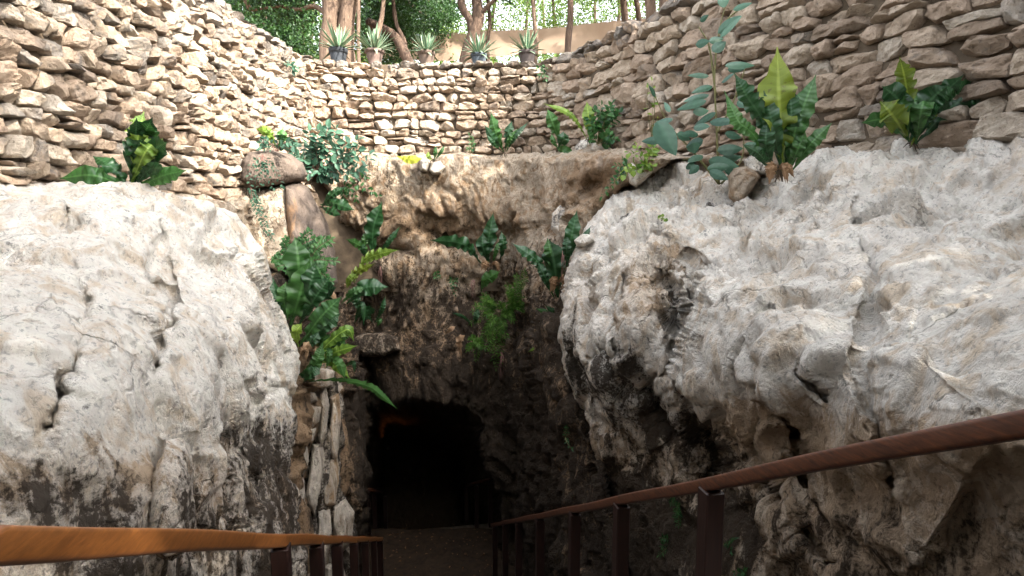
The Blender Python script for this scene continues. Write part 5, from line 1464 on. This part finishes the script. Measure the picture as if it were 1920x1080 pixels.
tree('dark forked tree behind the blue grey pot', [([(872, 135), (880, 90), (890, 60), (896, 30), (890, -50)], 10.6, 10.6, .14, .09), ([(886, 70), (882, 40), (866, 10), (862, -40)], 10.6, 10.6, .08, .06), ([(896, 40), (914, 12), (950, -18)], 10.6, 10.5, .04, .03)], M_BARK2, [C(860, -80, 10.6), C(950, -90, 10.4), C(910, -120, 10.8)], 7000, .9, L_TREE1, .07, 44)
tree('thin crooked tree right of the forked tree', [([(916, 135), (914, 80), (918, 40), (912, -40)], 10.9, 10.9, .04, .03)], M_BARK2, [C(925, -70, 11), C(900, -90, 11)], 2500, .6, L_TREE2, .06, 45)
tree('slim crooked tree behind the rightmost pot', [([(1003, 130), (1006, 80), (1002, 40), (998, -30)], 10.3, 10.3, .04, .035)], M_BARK, [C(1000, -90, 10.4), C(1040, -80, 10.4)], 3000, .7, L_TREE2, .065, 46)
tree('slim straight tree before the right part of the tarp', [([(1062, 130), (1066, 70), (1070, 30), (1068, -40)], 10.2, 10.2, .06, .05)], M_BARK2, [C(1080, -90, 10.3), C(1130, -110, 10.3)], 4000, .8, L_TREE2, .065, 47)
tree('brown trunk tree left of two above the right wall', [([(1170, 90), (1172, 40), (1166, -30)], 10.6, 10.6, .07, .06), ([(1200, 60), (1196, 20), (1188, -30)], 10.6, 10.6, .05, .04)], M_BARK2, [C(1180, -90, 10.6), C(1150, -60, 11)], 4000, .8, L_TREE2, .065, 48)
tree('pair of brown trunks rising over the right wall top', [([(1222, 80), (1220, 20), (1214, -50)], 9.6, 9.6, .09, .08), ([(1246, 70), (1247, 10), (1246, -50)], 9.4, 9.4, .09, .08)], M_BARK, [C(1230, -110, 9.6), C(1300, -100, 9.2), (2.9, 10.9, 5.9), (3.9, 10.8, 6.0), (4.9, 10.7, 6.1), (5.8, 10.6, 6.2)], 7000, .8, L_TREE2, .09, 49, clump=.13)  # last crown clumps added out of view to dapple the cloth
# trees further back, leafy to the ground
rt = np.random.default_rng(77)
far = [(440, 40, 15, 0), (500, 60, 14, 0), (560, 80, 16, 0), (470, -10, 19, 1), (590, 20, 18, 1), (680, 70, 17, 0), (740, 20, 16, 0), (800, 20, 19, 1), (850, 40, 22, 1), (930, 30, 20, 1), (980, -10, 24, 1), (1050, 30, 21, 1), (1110, 20, 23, 1), (1160, 30, 19, 1),
       (1250, 0, 22, 1), (700, -20, 24, 1), (360, 20, 13, 0), (250, -30, 12, 0), (1350, -60, 18, 1), (1020, 70, 26, 1)]
names = ['dark green', 'sunlit light green']
pos_w = ['at the far left edge', 'above the low end of the left wall', 'left of the twin trunks', 'high behind the left wall', 'just left of the pale twin trunks', 'behind the twin trunks', 'behind the leaning trunk', 'above the left end of the tarp', 'left of the forked tree top', 'right of the forked tree above the tarp',
         'in the bright gap above the tarp', 'between two slim trunks above the tarp', 'above the right half of the tarp', 'over the right end of the tarp', 'above the right wall top', 'far beyond the twin trunks', 'beyond the left wall outside the ferns', 'over the near left wall', 'over the near right wall', 'farthest off behind the tarp middle']
for i, (u, v, Y, k) in enumerate(far):
    lo = 96 if k == 0 else 96
    b = P(u, 140, Y)
    cs = [C(u + rt.uniform(-30, 30) * 14 / Y, v + dv, Y + rt.uniform(-.8, .8)) for dv in (-70, -35, 0, 30, 58)]
    cs = [c for c in cs if c[2] > ZTOP + 0.2]
    tree('%s tree %s' % (names[k], pos_w[i]), [([(u, 140), (u + rt.uniform(-10, 10), 60), (u + rt.uniform(-20, 20), -60)], Y, Y, .08, .05)], M_BARK2 if k else M_BARK2, cs, 4200 if k else 6000, 1.0 if k == 0 else 1.15, L_TREE2 if k else L_TREE1, .09 if k == 0 else .085, 100 + i, limbs=False)
# low undergrowth beneath the tarp
pts = []
for u in np.arange(470, 1260, 6):
    Y = rt.uniform(14.6, 17)
    p = np.array(P(u, 118, Y)); 
    pts.append(p + rt.normal(size=(60, 3)) * np.array([.18, .5, .22]))
o = leaf_cloud('undergrowth', np.concatenate(pts), .07, L_TREE2, seed=5, asp=.55, facing=.3); tag(o, kind='stuff')
# big unseen trees beside and behind the pit, added so their crowns shade it
def shade_tree(x, y, h, rr, n, seed, label):
    base = np.array([x, y, ZTOP - .06]); root = empty('tree', tuple(base)); tag(root, label, 'tree', 'unseen trees added to shade the pit')
    r = np.random.default_rng(seed)
    mb = MB(); top = base + np.array([r.uniform(-.5, .5), r.uniform(-.5, .5), h])
    v, f = tube(spline([base, (base + top) / 2 + r.normal(0, .2, 3), top], 20), np.linspace(.28, .12, 20), 14, .15, seed); mb.add(v, f)
    cs = []
    for k in range(9):
        a = k * 2.4; q = top + np.array([math.cos(a) * rr * r.uniform(.3, 1), math.sin(a) * rr * r.uniform(.3, 1), r.uniform(-.8, 1.4)]); cs.append(q)
        v, f = tube(spline([top - np.array([0, 0, r.uniform(.2, 1.5)]), (top + q) / 2 + np.array([0, 0, .3]), q], 8), np.linspace(.09, .02, 8), 7); mb.add(v, f)
    mb.build('trunk', M_BARK2, root)
    leaf_cloud('crown', crown_points(cs, n, rr * .5, seed), .16, L_TREE1, root, seed=seed, asp=.6, facing=.3)
shade_tree(8.2, 0.2, 4.6, 3.0, 12000, 201, 'tall unseen shade tree nearest the right side of the pit')
shade_tree(11.0, 3.6, 6.0, 3.0, 12000, 202, 'tall unseen shade tree beyond the right wall end')
shade_tree(6.4, -4.4, 4.8, 3.0, 12000, 203, 'tall unseen shade tree behind the viewer on the right')
shade_tree(10.5, -3.5, 6.2, 3.4, 12000, 204, 'tall unseen shade tree farthest behind on the right')
shade_tree(14.0, 0.6, 8.5, 3.4, 9000, 205, 'tall unseen shade tree second row right of the pit')

shade_tree(-1.5, -6.4, 4.2, 3.6, 16000, 206, 'broad unseen shade tree overhanging the steps behind the viewer')
shade_tree(-6.2, -3.6, 4.6, 3.4, 14000, 207, 'broad unseen shade tree behind the viewer on the left')
shade_tree(3.0, -7.6, 5.6, 3.4, 14000, 208, 'broad unseen shade tree far behind the viewer')

for o in scene.objects:
    if 'org' in o: del o['org']
